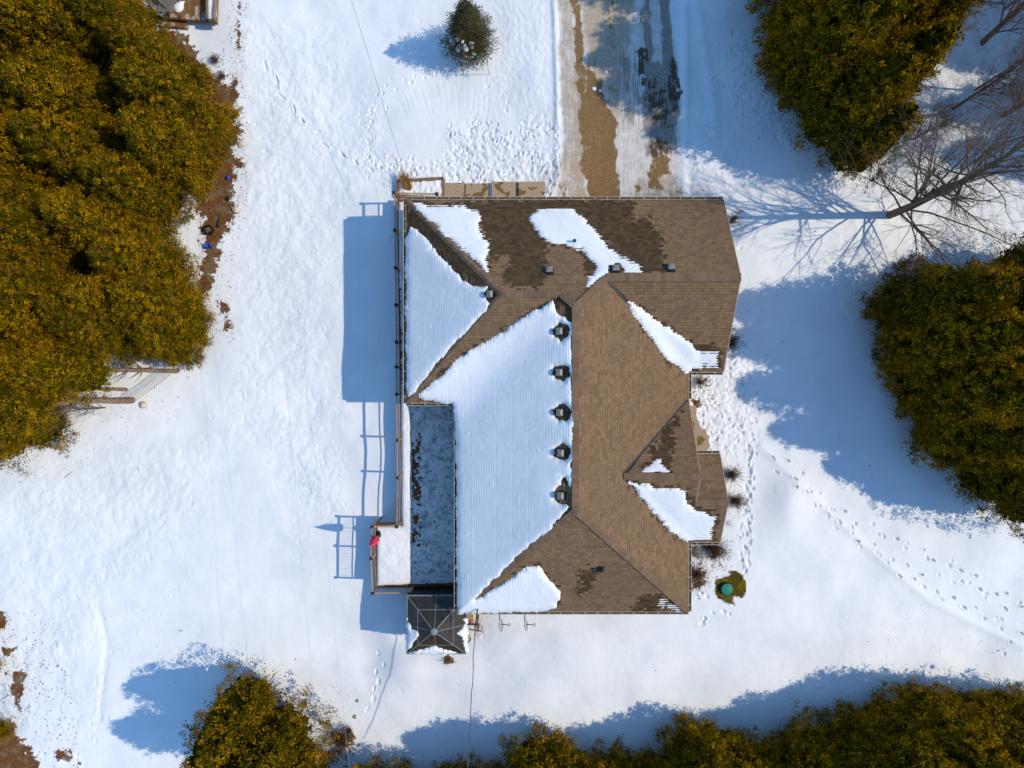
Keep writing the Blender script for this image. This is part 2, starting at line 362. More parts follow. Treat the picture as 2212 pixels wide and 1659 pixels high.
def trail(pts, step=.62, lx=.19, ly=.085, depth=.12, side=.13, jit=.06, drag=0):
    lx *= .72; ly *= .68; depth *= 1.15
    pts = [G(*p)[:2] for p in pts]; acc = 0; k = 0
    for (ax, ay), (bx, by) in zip(pts, pts[1:]):
        L = math.hypot(bx - ax, by - ay); a = math.atan2(by - ay, bx - ax); t = -acc
        while True:
            t += step * (1 + rnd.uniform(-.15, .15))
            if t > L: acc = L - (t - step); acc = max(0, min(acc, step)); break
            sg = 1 if k % 2 else -1; k += 1
            x = ax + math.cos(a) * t - math.sin(a) * side * sg + rnd.gauss(0, jit); y = ay + math.sin(a) * t + math.cos(a) * side * sg + rnd.gauss(0, jit)
            stamp(x, y, a + rnd.gauss(0, .2), lx * rnd.uniform(.75, 1.5), ly * rnd.uniform(.8, 1.3), depth * rnd.uniform(.5, 1.1), rnd.uniform(.1, .5))
            if rnd.random() < .5: stamp(x + rnd.gauss(0, .12), y + rnd.gauss(0, .12), rnd.uniform(0, 3), .05, .04, -depth * .25, 0)
# old dimples over the western field
dimp = mask([(520, 60), (700, 60), (830, 300), (850, 430), (720, 480), (745, 860), (700, 1100), (640, 1200), (560, 960), (300, 960), (0, 1030), (-60, 1700), (200, 1700), (180, 1330), (430, 1120), (500, 850), (530, 500)], 1.5)
for _ in range(3600):
    x = rnd.uniform(-27.5, -4); y = rnd.uniform(-21, 20)
    j = min(np.searchsorted(YS, y), len(YS) - 1); i = min(np.searchsorted(XS, x), len(XS) - 1)
    if rnd.random() < dimp[j, i] * .8 + .05: stamp(x, y, rnd.uniform(0, 3), rnd.uniform(.07, .14), rnd.uniform(.06, .11), rnd.uniform(.006, .03), .25, 1.)
low = smooth(-2, 6, GY) * .0 + 1
DZ += dimp * (.022 * vn(GX, GY, .5, 6) + .014 * vn(GX, GY, .24, 7) + .007 * vn(GX, GY, .12, 71))
DZ += smooth(14.5, 17, GX + GY * .0) * smooth(2, 5, GY) * .02 * vn(GX, GY, .3, 72) + .004 * vn(GX, GY, .4, 73)
# crusty field between spruce and drive, trampled snow by the drive, by the porch and round the walkway
crust = mask([(1060, 0), (1195, 0), (1200, 260), (1060, 240), (1040, 160), (1075, 90)], .8)
DZ += crust * (.014 * vn(GX * 1.6, GY + GX * .5, .22, 8) + .008 * vn(GX, GY, .1, 9))
def trample(pts, dens, amp, seed, dmin=.04, dmax=.13):
    gp = gpoly(pts); m_ = smooth(-.5, .5, sdf(GX, GY, gp))
    DZ[:] += m_ * amp * (.6 * np.abs(vn(GX, GY, .42, seed)) * 2 + .9 * vn(GX, GY, .19, seed + 1) + .5 * vn(GX, GY, .10, seed + 2))
    xs = [p[0] for p in gp]; ys = [p[1] for p in gp]; A = (max(xs) - min(xs)) * (max(ys) - min(ys)); n = int(A * dens)
    X = np.array([rnd.uniform(min(xs), max(xs)) for _ in range(n)]); Y = np.array([rnd.uniform(min(ys), max(ys)) for _ in range(n)])
    for x, y in zip(X[sdf(X, Y, gp) > -.2], Y[sdf(X, Y, gp) > -.2]): stamp(x, y, rnd.uniform(0, 3.1), rnd.uniform(.09, .17), rnd.uniform(.045, .08), rnd.uniform(dmin, dmax) * .8, .5)
trample([(980, 270), (1040, 255), (1120, 300), (1140, 250), (1195, 260), (1205, 400), (1240, 425), (960, 392), (860, 380), (800, 355), (800, 340), (960, 350)], 9, .04, 20)
trample([(790, 230), (830, 235), (830, 330), (860, 385), (790, 375), (770, 340)], 4, .012, 24, .03, .07)
trample([(1500, 800), (1560, 810), (1590, 760), (1625, 800), (1640, 930), (1600, 985), (1545, 990), (1490, 880)], 8, .04, 30)
trample([(1480, 330), (1570, 340), (1590, 430), (1600, 560), (1585, 620), (1570, 430), (1480, 425)], 3, .02, 34, .03, .07)
trample([(1475, 0), (1530, 0), (1590, 200), (1640, 380), (1560, 420), (1490, 330)], 1.2, .012, 38, .02, .05)
trample([(1590, 60), (1640, 100), (1720, 330), (1650, 300), (1580, 200)], 3, .02, 42, .03, .08)
trample([(835, 440), (852, 440), (855, 560), (820, 560), (815, 470)], 2, .012, 46, .02, .05)
trample([(1010, 1345), (1050, 1350), (1048, 1385), (1015, 1390)], 6, .02, 50, .03, .07)
trample([(640, 980), (740, 970), (745, 1110), (660, 1120)], 2.5, .014, 52, .02, .05)
# walked trails
trail(rL((530, 70), (560, 200), (620, 350), (680, 480), (770, 560), (800, 640), (880, 700), (950, 800), (1040, 850), (1090, 940), (1190, 980), (1250, 1060), (1350, 1070), (1450, 1160), (1530, 1200)), .95, .30, .075, .15, .07)
trail(rS((1440, 900), (1200, 960), (900, 1000), (640, 1050), (450, 1140), (300, 1190), (150, 1290), (60, 1400), (0, 1600)), .36, .13, .08, .11, .09)
trail(rL((1490, 600), (1475, 700), (1490, 900), (1480, 1060), (1540, 1180)), .4, .13, .08, .10, .09)
trail(rS((1500, 1060), (1600, 1130), (1740, 1150), (1820, 1280), (1840, 1400), (1890, 1480)), .5, .14, .08, .09, .09)
trail([(1625, 960), (1618, 1040), (1612, 1100), (1600, 1160), (1606, 1220), (1600, 1260)], .34, .22, .08, .14, .10)
trail([(1618, 950), (1626, 1040), (1620, 1110), (1612, 1180), (1612, 1240)], .34, .22, .08, .12, .08)
trail([(1620, 955), (1680, 1010), (1740, 1060), (1800, 1110), (1850, 1160), (1910, 1200), (1960, 1250), (2040, 1290), (2110, 1320), (2170, 1350), (2180, 1420)], .7, .15, .09, .15, .16)
trail([(1700, 965), (1740, 1050), (1800, 1095), (1860, 1130), (1940, 1170), (2000, 1200), (2080, 1230), (2160, 1300), (2212, 1320)], .8, .15, .09, .14, .18)
trail([(1690, 1000), (1800, 1130), (1880, 1190), (1960, 1230), (2100, 1270), (2212, 1300)], .9, .15, .09, .12, .1)
trail([(1860, 1130), (2060, 1230), (2212, 1380)], 1.3, .14, .09, .11, .1)
trail([(1700, 1060), (1850, 1160), (1960, 1250), (2000, 1330), (1990, 1400)], .5, .06, .05, .06, .05)
trail(rE((1270, 20), (1470, 180), (1550, 270), (1600, 400)), .6, .06, .05, .06, .06)
trail([(2150, 1480), (2212, 1530)], .6, .16, .09, .12, .12); trail([(1520, 1310), (1560, 1330), (1590, 1300)], .5, .15, .09, .12, .1)
trail(r8((1060, 1180), (1180, 1100), (1300, 1080)), .3, .15, .1, .10, .12); trail(r8((1150, 1320), (1250, 1400), (1150, 1480), (1290, 1490)), .4, .17, .12, .12, .1)
trail(rB((1200, 360), (1000, 460), (780, 600), (650, 700)), .55, .14, .11, .03, .12); trail(rB((1560, 100), (1300, 330), (1050, 640), (850, 700)), .6, .14, .11, .03, .15)
trail([(820, 1395), (822, 1440), (812, 1480), (800, 1530)], .5, .2, .12, .08, .12)
trail([(190, 1290), (235, 1400), (215, 1500), (200, 1600)], .35, .2, .14, .025, .2)
def groove(pts, wd, dep, bank=0):                      # shallow drags, ploughed banks
    gp = gpoly(pts)
    for (ax, ay), (bx, by) in zip(gp, gp[1:]):
        e = wd * 4; i0, i1 = np.searchsorted(XS, (min(ax, bx) - e, max(ax, bx) + e)); j0, j1 = np.searchsorted(YS, (min(ay, by) - e, max(ay, by) + e))
        X = GX[j0:j1, i0:i1]; Y = GY[j0:j1, i0:i1]; ex, ey = bx - ax, by - ay; L = ex * ex + ey * ey
        t = ((X - ax) * ex + (Y - ay) * ey) / L; d = np.abs((X - ax) * ey - (Y - ay) * ex) / math.sqrt(L)
        DZ[j0:j1, i0:i1] -= dep * np.exp(-(d / wd) ** 2) * smooth(-.02, .02, t) * smooth(1.02, .98, t)
for k in range(17):                                     # raked drag marks below the spruce
    x0 = 380 + k * 78 + rnd.uniform(-25, 25); y0 = 1330 - 260 * math.sin(k / 16 * 3.1) + rnd.uniform(-40, 60); L = rnd.uniform(160, 420); sl_ = .42 - k * .036
    groove(rS((x0, y0), (x0 + L * sl_ * .5 + 12, y0 + L * .5), (x0 + L * sl_, y0 + L)), .03, .018)
groove([(1197, 0), (1203, 200), (1205, 400)], .16, -.10); groove([(1478, 0), (1482, 200), (1476, 420)], .22, -.08); groove([(1500, 0), (1535, 180), (1545, 300)], .3, -.07)
groove([(208, 1300), (232, 1400), (215, 1560)], .2, .05); groove([(1640, 960), (1760, 1080), (1870, 1180), (2010, 1300), (2212, 1400)], .25, -.06)
for (px, py, rx, ry, h) in ((1700, 1085, 1.1, 1.4, .42), (1745, 1180, 2.2, 1.3, .16), (1620, 1520, 3, 1.5, .12), (880, 1440, 1.3, 1.0, .2), (800, 1420, .9, 1.2, -.16), (1900, 1330, 3, 1.6, .14), (840, 1370, .8, .6, .12), (1320, 1450, 3, 1.6, .12)):
    x, y, z = G(px, py); DZ += h * np.exp(-((GX - x) / rx) ** 2 - ((GY - y) / ry) ** 2)
TZ = g(GX, GY) + DZ * near + (1 - near) * .25 * vn(GX, GY, 14., 5)
def gz(x, y):
    i = int(np.clip(np.searchsorted(XS, x), 1, len(XS) - 1)); j = int(np.clip(np.searchsorted(YS, y), 1, len(YS) - 1))
    fx = (x - XS[i - 1]) / (XS[i] - XS[i - 1]); fy = (y - YS[j - 1]) / (YS[j] - YS[j - 1])
    return float((TZ[j - 1, i - 1] * (1 - fx) + TZ[j - 1, i] * fx) * (1 - fy) + (TZ[j, i - 1] * (1 - fx) + TZ[j, i] * fx) * fy)
def GP(px, py, dz=0.): x, y, _ = G(px, py); return Vector((x, y, gz(x, y) + dz))
# bare, leaf-strewn earth showing through (litter) and grime (dirt)
lit = np.full(GX.shape, -1.)
def litter(pts, v=1., f=.25):
    f *= 1.5; d = sdf(GX, GY, gpoly(pts)) + .22 * vn(GX, GY, .55, 201) + .12 * vn(GX, GY, .2, 202) - .08; lit[:] = np.maximum(lit, np.clip(d / f, -1, 1) * .5 * v + .5 * (v - 1) + .5)
litter([(345, 60), (400, 75), (425, 110), (450, 150), (500, 190), (512, 165), (518, 220), (512, 280), (520, 300), (508, 330), (512, 380), (500, 420), (505, 470), (480, 530), (462, 570), (450, 640), (420, 640), (440, 560), (430, 500), (430, 430), (300, 300), (300, 100)], 1.05)
litter([(455, 150), (512, 130), (515, 180), (500, 210), (470, 190)], .3)
litter([(514, 60), (524, 60), (528, 130), (520, 150), (516, 110)], .85, .12); litter([(516, 0), (524, 0), (524, 60), (518, 60)], .55, .12)
litter([(505, 270), (530, 285), (520, 300), (505, 295)], .85, .15); litter([(500, 340), (535, 350), (530, 370), (505, 372)], .85, .15); litter([(490, 420), (520, 430), (520, 450), (495, 460)], .6, .15)
litter([(470, 640), (495, 650), (500, 680), (510, 735), (480, 720)], .6, .15); litter([(440, 560), (470, 560), (455, 640), (440, 620)], .95, .2)
litter([(-60, 1545), (25, 1550), (40, 1580), (60, 1600), (80, 1630), (110, 1700), (-60, 1720)], 1., .2); litter([(50, 1595), (85, 1600), (70, 1625)], .5, .15)
litter([(-20, 1310), (15, 1320), (18, 1350), (-20, 1370)], .9, .15); litter([(5, 1395), (35, 1400), (30, 1420), (10, 1415)], .85, .12); litter([(20, 1440), (70, 1445), (65, 1500), (45, 1530), (20, 1480)], .7, .2)
litter([(-40, 1330), (70, 1360), (110, 1480), (80, 1560), (-30, 1560)], .26, .5); litter([(120, 1620), (160, 1615), (170, 1650), (130, 1655)], .7, .15)
litter([(1490, 1150), (1560, 1165), (1570, 1215), (1520, 1260), (1492, 1250)], .42, .3); litter([(1490, 1225), (1520, 1235), (1528, 1265), (1492, 1275)], .72, .2)
litter([(1495, 860), (1510, 870), (1515, 900), (1495, 890)], .75, .15); litter([(1575, 700), (1592, 700), (1590, 770), (1572, 780)], .6, .15)
litter([(700, 1565), (775, 1570), (780, 1610), (740, 1659), (690, 1659)], .5, .3); litter([(1540, 1235), (1600, 1235), (1608, 1290), (1550, 1300)], .3, .2)
litter([(-80, -60), (330, -60), (420, 120), (430, 420), (380, 600), (430, 700), (300, 760), (60, 880), (-80, 900)], .34, .8)
litter([(960, 1415), (985, 1415), (985, 1430), (960, 1430)], .7, .12)
dirt = np.zeros(GX.shape)
def grime(pts, v, f=.4): dirt[:] = np.maximum(dirt, v * smooth(-f, f, sdf(GX, GY, gpoly(pts))))
grime([(1150, 395), (1225, 330), (1240, 425), (1180, 425)], .45); grime([(1440, 400), (1530, 405), (1530, 425), (1440, 425)], .8, .3); grime([(1205, 0), (1215, 0), (1225, 400), (1205, 300)], .5, .3)
grime([(505, 60), (540, 70), (530, 200), (500, 170)], .35, .3); grime([(430, 470), (475, 520), (470, 590), (430, 560)], .35, .3); grime([(500, 260), (535, 270), (535, 460), (500, 470)], .2, .4)
grime([(1015, 1325), (1040, 1325), (1045, 1365), (1015, 1380)], .3, .3); grime([(0, 1330), (60, 1350), (110, 1500), (60, 1659), (0, 1659)], .15, .8)
nx, ny = len(XS), len(YS)
V = np.stack([GX, GY, TZ], -1).reshape(-1, 3)
idx = np.arange(nx * ny).reshape(ny, nx)
FQ = np.stack([idx[:-1, :-1], idx[:-1, 1:], idx[1:, 1:], idx[1:, :-1]], -1)
gr = np_mesh('snow_ground', V, FQ.reshape(-1, 4), M['snow_ground'], attrs={'litter': lit, 'dirt': dirt}); tag(gr, kind='structure')

def ground_sheet(name, pts, mat, attrs_fn, dz=.012, jag=.0, kind='structure'):
    gp = gpoly(pts); xs = [p[0] for p in gp]; ys = [p[1] for p in gp]
    i0, i1 = np.searchsorted(XS, (min(xs) - .3, max(xs) + .3)); j0, j1 = np.searchsorted(YS, (min(ys) - .3, max(ys) + .3))
    X = GX[j0:j1, i0:i1]; Y = GY[j0:j1, i0:i1]; Z = TZ[j0:j1, i0:i1]; d = sdf(X, Y, gp) + jag * vn(X, Y, .5, 77) + jag * .6 * vn(X, Y, .2, 78)
    id_ = np.arange(X.size).reshape(X.shape); F = np.stack([id_[:-1, :-1], id_[:-1, 1:], id_[1:, 1:], id_[1:, :-1]], -1).reshape(-1, 4)
    dd = d.ravel(); keep = (dd[F] > -.03).all(1); F = F[keep]
    used = np.unique(F); re = np.full(X.size, -1); re[used] = np.arange(len(used))
    zz = Z + dz * np.clip(d / .1 + .4, 0.2, 1)
    Vv = np.stack([X, Y, zz], -1).reshape(-1, 3)[used]
    at = {k: v.ravel()[used] for k, v in attrs_fn(X, Y).items()}
    o = np_mesh(name, Vv, re[F], mat, attrs=at); return tag(o, kind=kind)
# driveway with gravel showing where tyres and sun have cleared it
def drive_attrs(X, Y):
    WX = X + .16 * vn(X, Y, .9, 301) + .07 * vn(X, Y, .3, 302); WY = Y + .3 * vn(X, Y, 1.1, 303) + .1 * vn(X, Y, .35, 304)
    def mk(pts, f=.3): return smooth(-f, f, sdf(WX, WY, gpoly(pts)))
    bare = np.zeros(X.shape)
    for q, f, v in ((rD((590, 590), (640, 600), (730, 690), (745, 770), (800, 860), (870, 1000), (860, 1250), (850, 1400), (890, 1680), (600, 1680), (615, 1450), (545, 1320), (562, 1200), (550, 900), (545, 800), (590, 780)), .22, 1.15),
              (rD((480, -80), (560, -80), (585, 430), (610, 800), (530, 800), (500, 500)), .2, 1.02), (rD((740, -80), (860, -80), (880, 1150), (790, 1000)), .35, .56), (rD((560, 380), (760, 420), (800, 1000), (560, 1000)), .6, .5),
              (rD((1095, 1340), (1150, 1210), (1275, 1200), (1265, 1400), (1200, 1450), (1225, 1550), (1150, 1580), (1080, 1560)), .25, 1.0),
              (rD((1265, 440), (1310, 430), (1335, 600), (1378, 660), (1385, 780), (1345, 900), (1290, 860), (1250, 700)), .2, .85),
              (rD((1050, 640), (1150, 560), (1230, 640), (1350, 620), (1375, 760), (1350, 900), (1300, 1090), (1190, 1110), (1060, 1000)), .5, .72),
              (rD((1080, 1120), (1290, 1140), (1300, 1240), (1110, 1250)), .22, .85), (rD((920, 1460), (1010, 1480), (1050, 1550), (970, 1580)), .2, .75), (rD((1020, 400), (1120, 400), (1110, 600), (1060, 720), (1010, 660)), .2, .9), (rD((1330, 1480), (1450, 1540), (1560, 1620), (1340, 1620)), .3, .5)):
        bare = np.maximum(bare, mk(q, f) * v)
    bare = bare * .95 - .18
    dirty = np.full(X.shape, .48)
    for q, f, v in ((rD((335, -80), (505, -80), (560, 800), (600, 1680), (300, 1680), (370, 1000), (345, 300)), .4, .72), (rD((540, -80), (1000, -80), (960, 400), (870, 1100), (780, 850), (600, 600)), .8, 1.1),
                    (rD((820, 200), (1000, 150), (1050, 1100), (860, 1100)), .6, .6), (rD((980, 1380), (1400, 1380), (1500, 1680), (880, 1680)), .6, .75), (rD((480, 500), (640, 560), (620, 1680), (480, 1680)), .35, .9)): dirty = np.maximum(dirty, v * mk(q, f))
    dirty *= smooth(-.1, .5, sdf(WX, WY, gpoly(rD((335, -120), (345, 300), (350, 800), (378, 1000), (370, 1250), (350, 1420), (320, 1500), (350, 1700), (1600, 1700), (1440, 1540), (1370, 1450), (1375, 1200), (1385, 700), (1345, 480), (1310, 200), (1320, -120)))))
    slush = np.zeros(X.shape)
    for q, f, v in ((rD((1055, -80), (1120, -80), (1150, 560), (1060, 560)), .2, .95), (rD((1180, -80), (1290, -80), (1300, 620), (1240, 620), (1200, 400)), .2, 1.), (rD((1070, 500), (1330, 500), (1350, 900), (1310, 1230), (1080, 1230), (1030, 800)), .4, .95),
                    (rD((840, 440), (1080, 440), (1080, 1000), (900, 1080), (850, 800)), .5, .55), (rD((560, -80), (980, -80), (970, 200), (700, 80)), .6, .5)): slush = np.maximum(slush, v * mk(q, f))
    wet = smooth(-.5, .5, sdf(WX, WY, gpoly(rD((1000, 420), (1400, 420), (1400, 1230), (1060, 1230)))))
    return {'bare': bare, 'dirty': dirty, 'slush': slush, 'wet': wet}
ground_sheet('driveway', rD((325, -120), (335, 300), (350, 800), (378, 1000), (380, 1250), (330, 1420), (300, 1500), (350, 1660), (1500, 1660), (1440, 1540), (1370, 1450), (1375, 1200), (1385, 700), (1345, 480), (1310, 200), (1320, -120)), M['drive'], drive_attrs, .014, .16)

# ------------------------------------------------------------------ the house roof planes (metres)
ZE = 3.9
XW, XE, YS_, YN = -2.67, 8.57, -11.04, 8.95
XWW, YWS, YG, XG = -5.14, -.92, .58, 10.25
ZR = 7.3
pN = lambda x, y: ZE + .608 * (YN - y)
pE = lambda x, y: ZE + .585 * (XE - x)
pW = lambda x, y: ZE + .626 * (x - XW)
pS = lambda x, y: ZE + .616 * (y - YS_)
pG = lambda x, y: ZE + .608 * (y - YG)
pWS = lambda x, y: ZE + .621 * (y - YWS)
pWW = lambda x, y: ZE + .643 * (x - XWW)
pP = lambda x, y: ZE + .60 * (-.72 - y)
pPS = lambda x, y: ZE + .60 * (y + 7.67)
pQ = lambda x, y: ZE + .60 * (-3.37 - y)
mn = lambda *a: np.minimum.reduce([np.asarray(v, float) + 0 * (np.asarray(a[0], float)) for v in a])
def vol_main(x, y): return mn(pN(x, y), pE(x, y), pW(x, y), pS(x, y))
def vol_wing(x, y): return np.where(np.asarray(x) < 3.5, mn(pN(x, y), pWS(x, y), pWW(x, y)), -9)
def vol_gar(x, y): return np.where(np.asarray(x) > 3.5, mn(pN(x, y), pG(x, y)), -9)
def vol_por(x, y):
    x = np.asarray(x, float)
    return np.maximum(np.where((x < 8.56) & (x > 4.5), mn(pP(x, y), pPS(x, y)), -9), np.where(x > 7.6, mn(pQ(x, y), pPS(x, y)), -9))
def roof_z(x, y, k=0.):
    a, b, c, d = vol_main(x, y), vol_wing(x, y), vol_gar(x, y), vol_por(x, y)
    if k:
        h = np.maximum(k - np.abs(a - b), 0) / k; m_ = np.maximum(a, b) + h * h * k / 4
        for q in (c, d):
            h = np.maximum(k * .6 - np.abs(m_ - q), 0) / (k * .6); m_ = np.maximum(m_, q) + h * h * k * .15
        return m_
    return np.maximum(np.maximum(a, b), np.maximum(c, d))
def RP(px, py):
    z = 5.
    for _ in range(14): x, y = P(px, py, z); z = .5 * z + .5 * float(np.maximum(roof_z(x, y), ZE - .3))
    return (x, y)
def rpoly(pts): return [RP(*p) for p in pts]
# ---- snow lying on the roof: outlines surveyed from the photograph
SN = {}
SN['hip_north'] = rpoly(r1((255, 335), (330, 335), (430, 378), (800, 374), (840, 410), (950, 430), (985, 480), (965, 560), (980, 640), (1000, 700), (1045, 740), (1080, 770), (1060, 870), (1050, 960), (1060, 1060), (1020, 1045), (930, 960), (820, 870), (640, 710), (480, 560), (400, 490), (320, 410)))
SN['hip_west'] = rpoly(r1((182, 700), (235, 600), (300, 635), (350, 680), (420, 750), (480, 830), (560, 920), (640, 1000), (740, 1100), (800, 1170), (880, 1220), (960, 1240), (1040, 1235), (1100, 1225), (1070, 1260), (1050, 1320), (1060, 1370), (1110, 1405), (1060, 1470), (1000, 1550), (900, 1659)) + r3((830, 270), (700, 400), (560, 560), (440, 700), (340, 830), (280, 920), (205, 985), (193, 900), (188, 500), (182, 0)))
SN['main_west'] = rpoly(r1((1760, 1405), (1785, 1480), (1860, 1560), (1900, 1575), (1965, 1640)) + r3((1970, 220), (1980, 400), (1982, 800), (1985, 1280), (1985, 1650)) + r6((205, 250), (205, 400), (192, 515), (165, 450), (140, 380), (95, 355), (95, 460), (40, 490), (10, 540), (10, 620), (60, 650), (130, 665), (150, 635), (185, 700), (130, 760), (60, 840), (0, 890)) +
    r5((2100, 600), (1900, 760), (1760, 870), (1600, 1020), (1450, 1170), (1330, 1290), (1245, 1380), (1300, 1365), (1400, 1290), (1560, 1200), (1680, 1110), (1800, 1030), (1930, 1020), (1960, 1060), (2030, 1170), (2090, 1220), (2150, 1310), (2165, 1350), (2130, 1420), (2110, 1480), (2010, 1515), (1400, 1537), (1055, 1540), (1040, 1100), (1036, 500), (1036, 0)) +
    r3((722, 1500), (716, 1300), (711, 1080), (690, 1045), (600, 1030), (520, 1025), (345, 990), (325, 960), (340, 920), (430, 860), (560, 740), (700, 600), (800, 515), (950, 440), (1150, 320), (1250, 250), (1400, 150), (1560, 50), (1650, 0)))
SN['north'] = rpoly(r1((1525, 500), (1560, 450), (1620, 415), (1780, 400)) + r2((200, 405), (240, 430), (330, 500), (380, 560), (450, 630), (500, 700), (580, 790), (700, 890), (830, 950), (960, 1000), (975, 1020), (940, 1050), (960, 1080), (850, 1098), (740, 1105), (600, 1110), (520, 1130), (450, 1190), (375, 1225), (385, 1140), (440, 1120), (475, 1060), (450, 990), (400, 950), (350, 880), (300, 830), (220, 820), (150, 780), (0, 770)) + r1((1740, 750), (1640, 700), (1590, 620), (1540, 550)))
SN['valley_east'] = rpoly(r2((790, 1380), (900, 1450), (1010, 1510), (1100, 1590)) + r4((1210, 199), (1280, 260), (1370, 300), (1450, 360), (1500, 420), (1540, 470), (1780, 490), (1785, 660), (1500, 668), (1470, 700), (1440, 712), (1380, 660), (1300, 625), (1220, 560), (1160, 480), (1100, 380), (1030, 290), (950, 180), (880, 90), (830, 0)) + r2((830, 1440)))
SN['porch_small'] = rpoly(r6((945, 325), (1030, 265), (1080, 230), (1120, 190), (1165, 185), (1140, 230), (1190, 265), (1240, 318), (1100, 325)))
SN['porch_south'] = rpoly(r6((805, 415), (900, 450), (1040, 465), (1110, 490), (1330, 490), (1420, 540), (1430, 600), (1470, 680), (1560, 730), (1620, 750), (1700, 790), (1765, 800), (1750, 900), (1720, 960), (1710, 1052), (1480, 1055), (1450, 1065), (1380, 1035), (1280, 960), (1200, 880), (1100, 760), (980, 630), (880, 500)))
SN['corner'] = rpoly(r8((580, 1190), (600, 1150), (650, 1160), (760, 1210), (820, 1260), (910, 1330), (850, 1340), (700, 1290), (580, 1270)))
WET = [rpoly(r1((250, 325), (900, 318), (1800, 300)) + r2((880, 295), (900, 400), (880, 520), (960, 480), (1060, 480), (1110, 650), (1200, 680), (1170, 780), (1200, 900), (1240, 1000), (1230, 1085), (980, 1090), (700, 890), (380, 560), (200, 405)) + r1((1620, 415), (1525, 500), (1640, 700), (1700, 760), (1700, 980), (1680, 1130), (1600, 1260), (1440, 1250), (1260, 1220), (1230, 1100), (1290, 950), (1240, 870), (1180, 900), (1110, 1010), (1060, 1060), (1080, 770), (960, 560), (840, 410), (430, 375))),
       rpoly(r2((300, 830), (330, 950), (340, 1080), (375, 1225), (475, 1060), (400, 950))),
       rpoly(r4((1450, 340), (1550, 385), (1760, 400), (1830, 450), (1800, 680), (1490, 680), (1500, 480))),
       rpoly(r4((1440, 1060), (1340, 1190), (1350, 1290), (1290, 1420), (1310, 1530), (1265, 1640), (1260, 1780), (950, 1780), (1050, 1600), (1240, 1280), (1400, 1080))),
       rpoly(r6((1330, 470), (1450, 520), (1480, 660), (1620, 720), (1790, 740), (1775, 900), (1745, 1045), (1700, 1050), (1700, 800), (1400, 520))),
       rpoly(r6((290, 1400), (400, 1330), (500, 1370), (450, 1480), (380, 1590), (350, 1650), (280, 1640), (290, 1500))),
       rpoly(r8((230, 1330), (280, 1200), (360, 1120), (480, 1110), (620, 1130), (700, 1290), (600, 1335))),
       rpoly(r1((170, 330), (300, 420), (620, 690), (900, 950), (1110, 1180), (1235, 1330), (1110, 1410), (1000, 1250), (620, 1000), (180, 640))),
       rpoly(r1((1770, 1400), (1840, 1290), (2000, 1440), (2010, 1659), (1960, 1659)))]
def wetval(x, y):
    v = np.full(np.shape(x), -9.)
    for p in WET: v = np.maximum(v, sdf(x, y, p))
    for p in SN.values(): v = np.maximum(v, sdf(x, y, p) + .05)
    return np.clip(v, -1, 1)
house = empty('bungalow', (0, 0, 0), label='brown shingled bungalow with hipped and gabled roof partly covered in snow', cat='house')
def roof_face(name, pts, fn, along, parent=house, thick=.09):
    # pts: plan polygon; subdivided so the damp mask follows; UV in metres (u along eave, v up slope)
    import bmesh
    bm = bmesh.new(); vs = [bm.verts.new((x, y, 0)) for x, y in pts]; f = bm.faces.new(vs)
    if f.normal.z < 0: pass
    xs = [p[0] for p in pts]; ys = [p[1] for p in pts]
    for ax, lo, hi in ((0, min(xs), max(xs)), (1, min(ys), max(ys))):
        v = math.ceil(lo / .22) * .22
        while v < hi:
            co = (v, 0, 0) if ax == 0 else (0, v, 0); no = (1, 0, 0) if ax == 0 else (0, 1, 0)
            bmesh.ops.bisect_plane(bm, geom=bm.verts[:] + bm.edges[:] + bm.faces[:], plane_co=co, plane_no=no); v += .22
    for v in bm.verts: v.co.z = float(fn(v.co.x, v.co.y))
    bm.normal_update()
    if sum(f.normal.z for f in bm.faces) < 0: bmesh.ops.reverse_faces(bm, faces=bm.faces[:])
    uvl = bm.loops.layers.uv.new('UVMap')
    gx = float(fn(1, 0) - fn(0, 0)); gy = float(fn(0, 1) - fn(0, 0)); sl_ = math.sqrt(1 + gx * gx + gy * gy); gm = math.hypot(gx, gy)
    for f in bm.faces:
        for l in f.loops:
            x, y = l.vert.co.x, l.vert.co.y; up = (x * gx + y * gy) / gm; al = (x * gy - y * gx) / gm
            l[uvl].uv = (al, up * sl_ + 40)
    me = bpy.data.meshes.new(name); bm.to_mesh(me); bm.free(); me.materials.append(M['shingle'])
    co = np.zeros(len(me.vertices) * 3); me.vertices.foreach_get('co', co); co = co.reshape(-1, 3)
    a = me.attributes.new('wet', 'FLOAT', 'POINT'); a.data.foreach_set('value', wetval(co[:, 0], co[:, 1]).astype(np.float32))
    o = bpy.data.objects.new(name, me); COL.objects.link(o); o.parent = parent; return o
mR1 = (2.76, 3.36); mR2 = (2.76, -5.52); gJ = (4.23, 4.775); wR1 = (-.43, 3.96); wR2 = (2.17, 3.96)
vW = (XW, YWS); vE = (XE, YG)
aP = (5.08, -4.195); ov = .0
roof_face('roof', [(XWW, YN), wR1, wR2, mR1, gJ, (XG, 4.775), (XG, YN)], pN, 0)
roof_face('roof', [(XWW, YN), (XWW, YWS), wR1], pWW, 0)
roof_face('roof', [(XWW, YWS), vW, wR2, wR1], pWS, 0)
roof_face('roof', [vW, (XW, YS_), mR2, mR1, wR2], pW, 0)
roof_face('roof', [(XW, YS_), (XE, YS_), mR2], pS, 0)
roof_face('roof', [mR1, mR2, (XE, YS_), (XE, -7.67), aP, (XE, -.72), vE, gJ], pE, 0)
roof_face('roof', [gJ, vE, (XG, YG), (XG, 4.775)], pG, 0)
roof_face('roof', [aP, (8.56, -4.195), (8.56, -.72)], pP, 0)
roof_face('roof', [aP, (XE, -7.67), (10.08, -7.67), (10.08, -5.52), (8.56, -5.52), (8.56, -4.195)], pPS, 0)
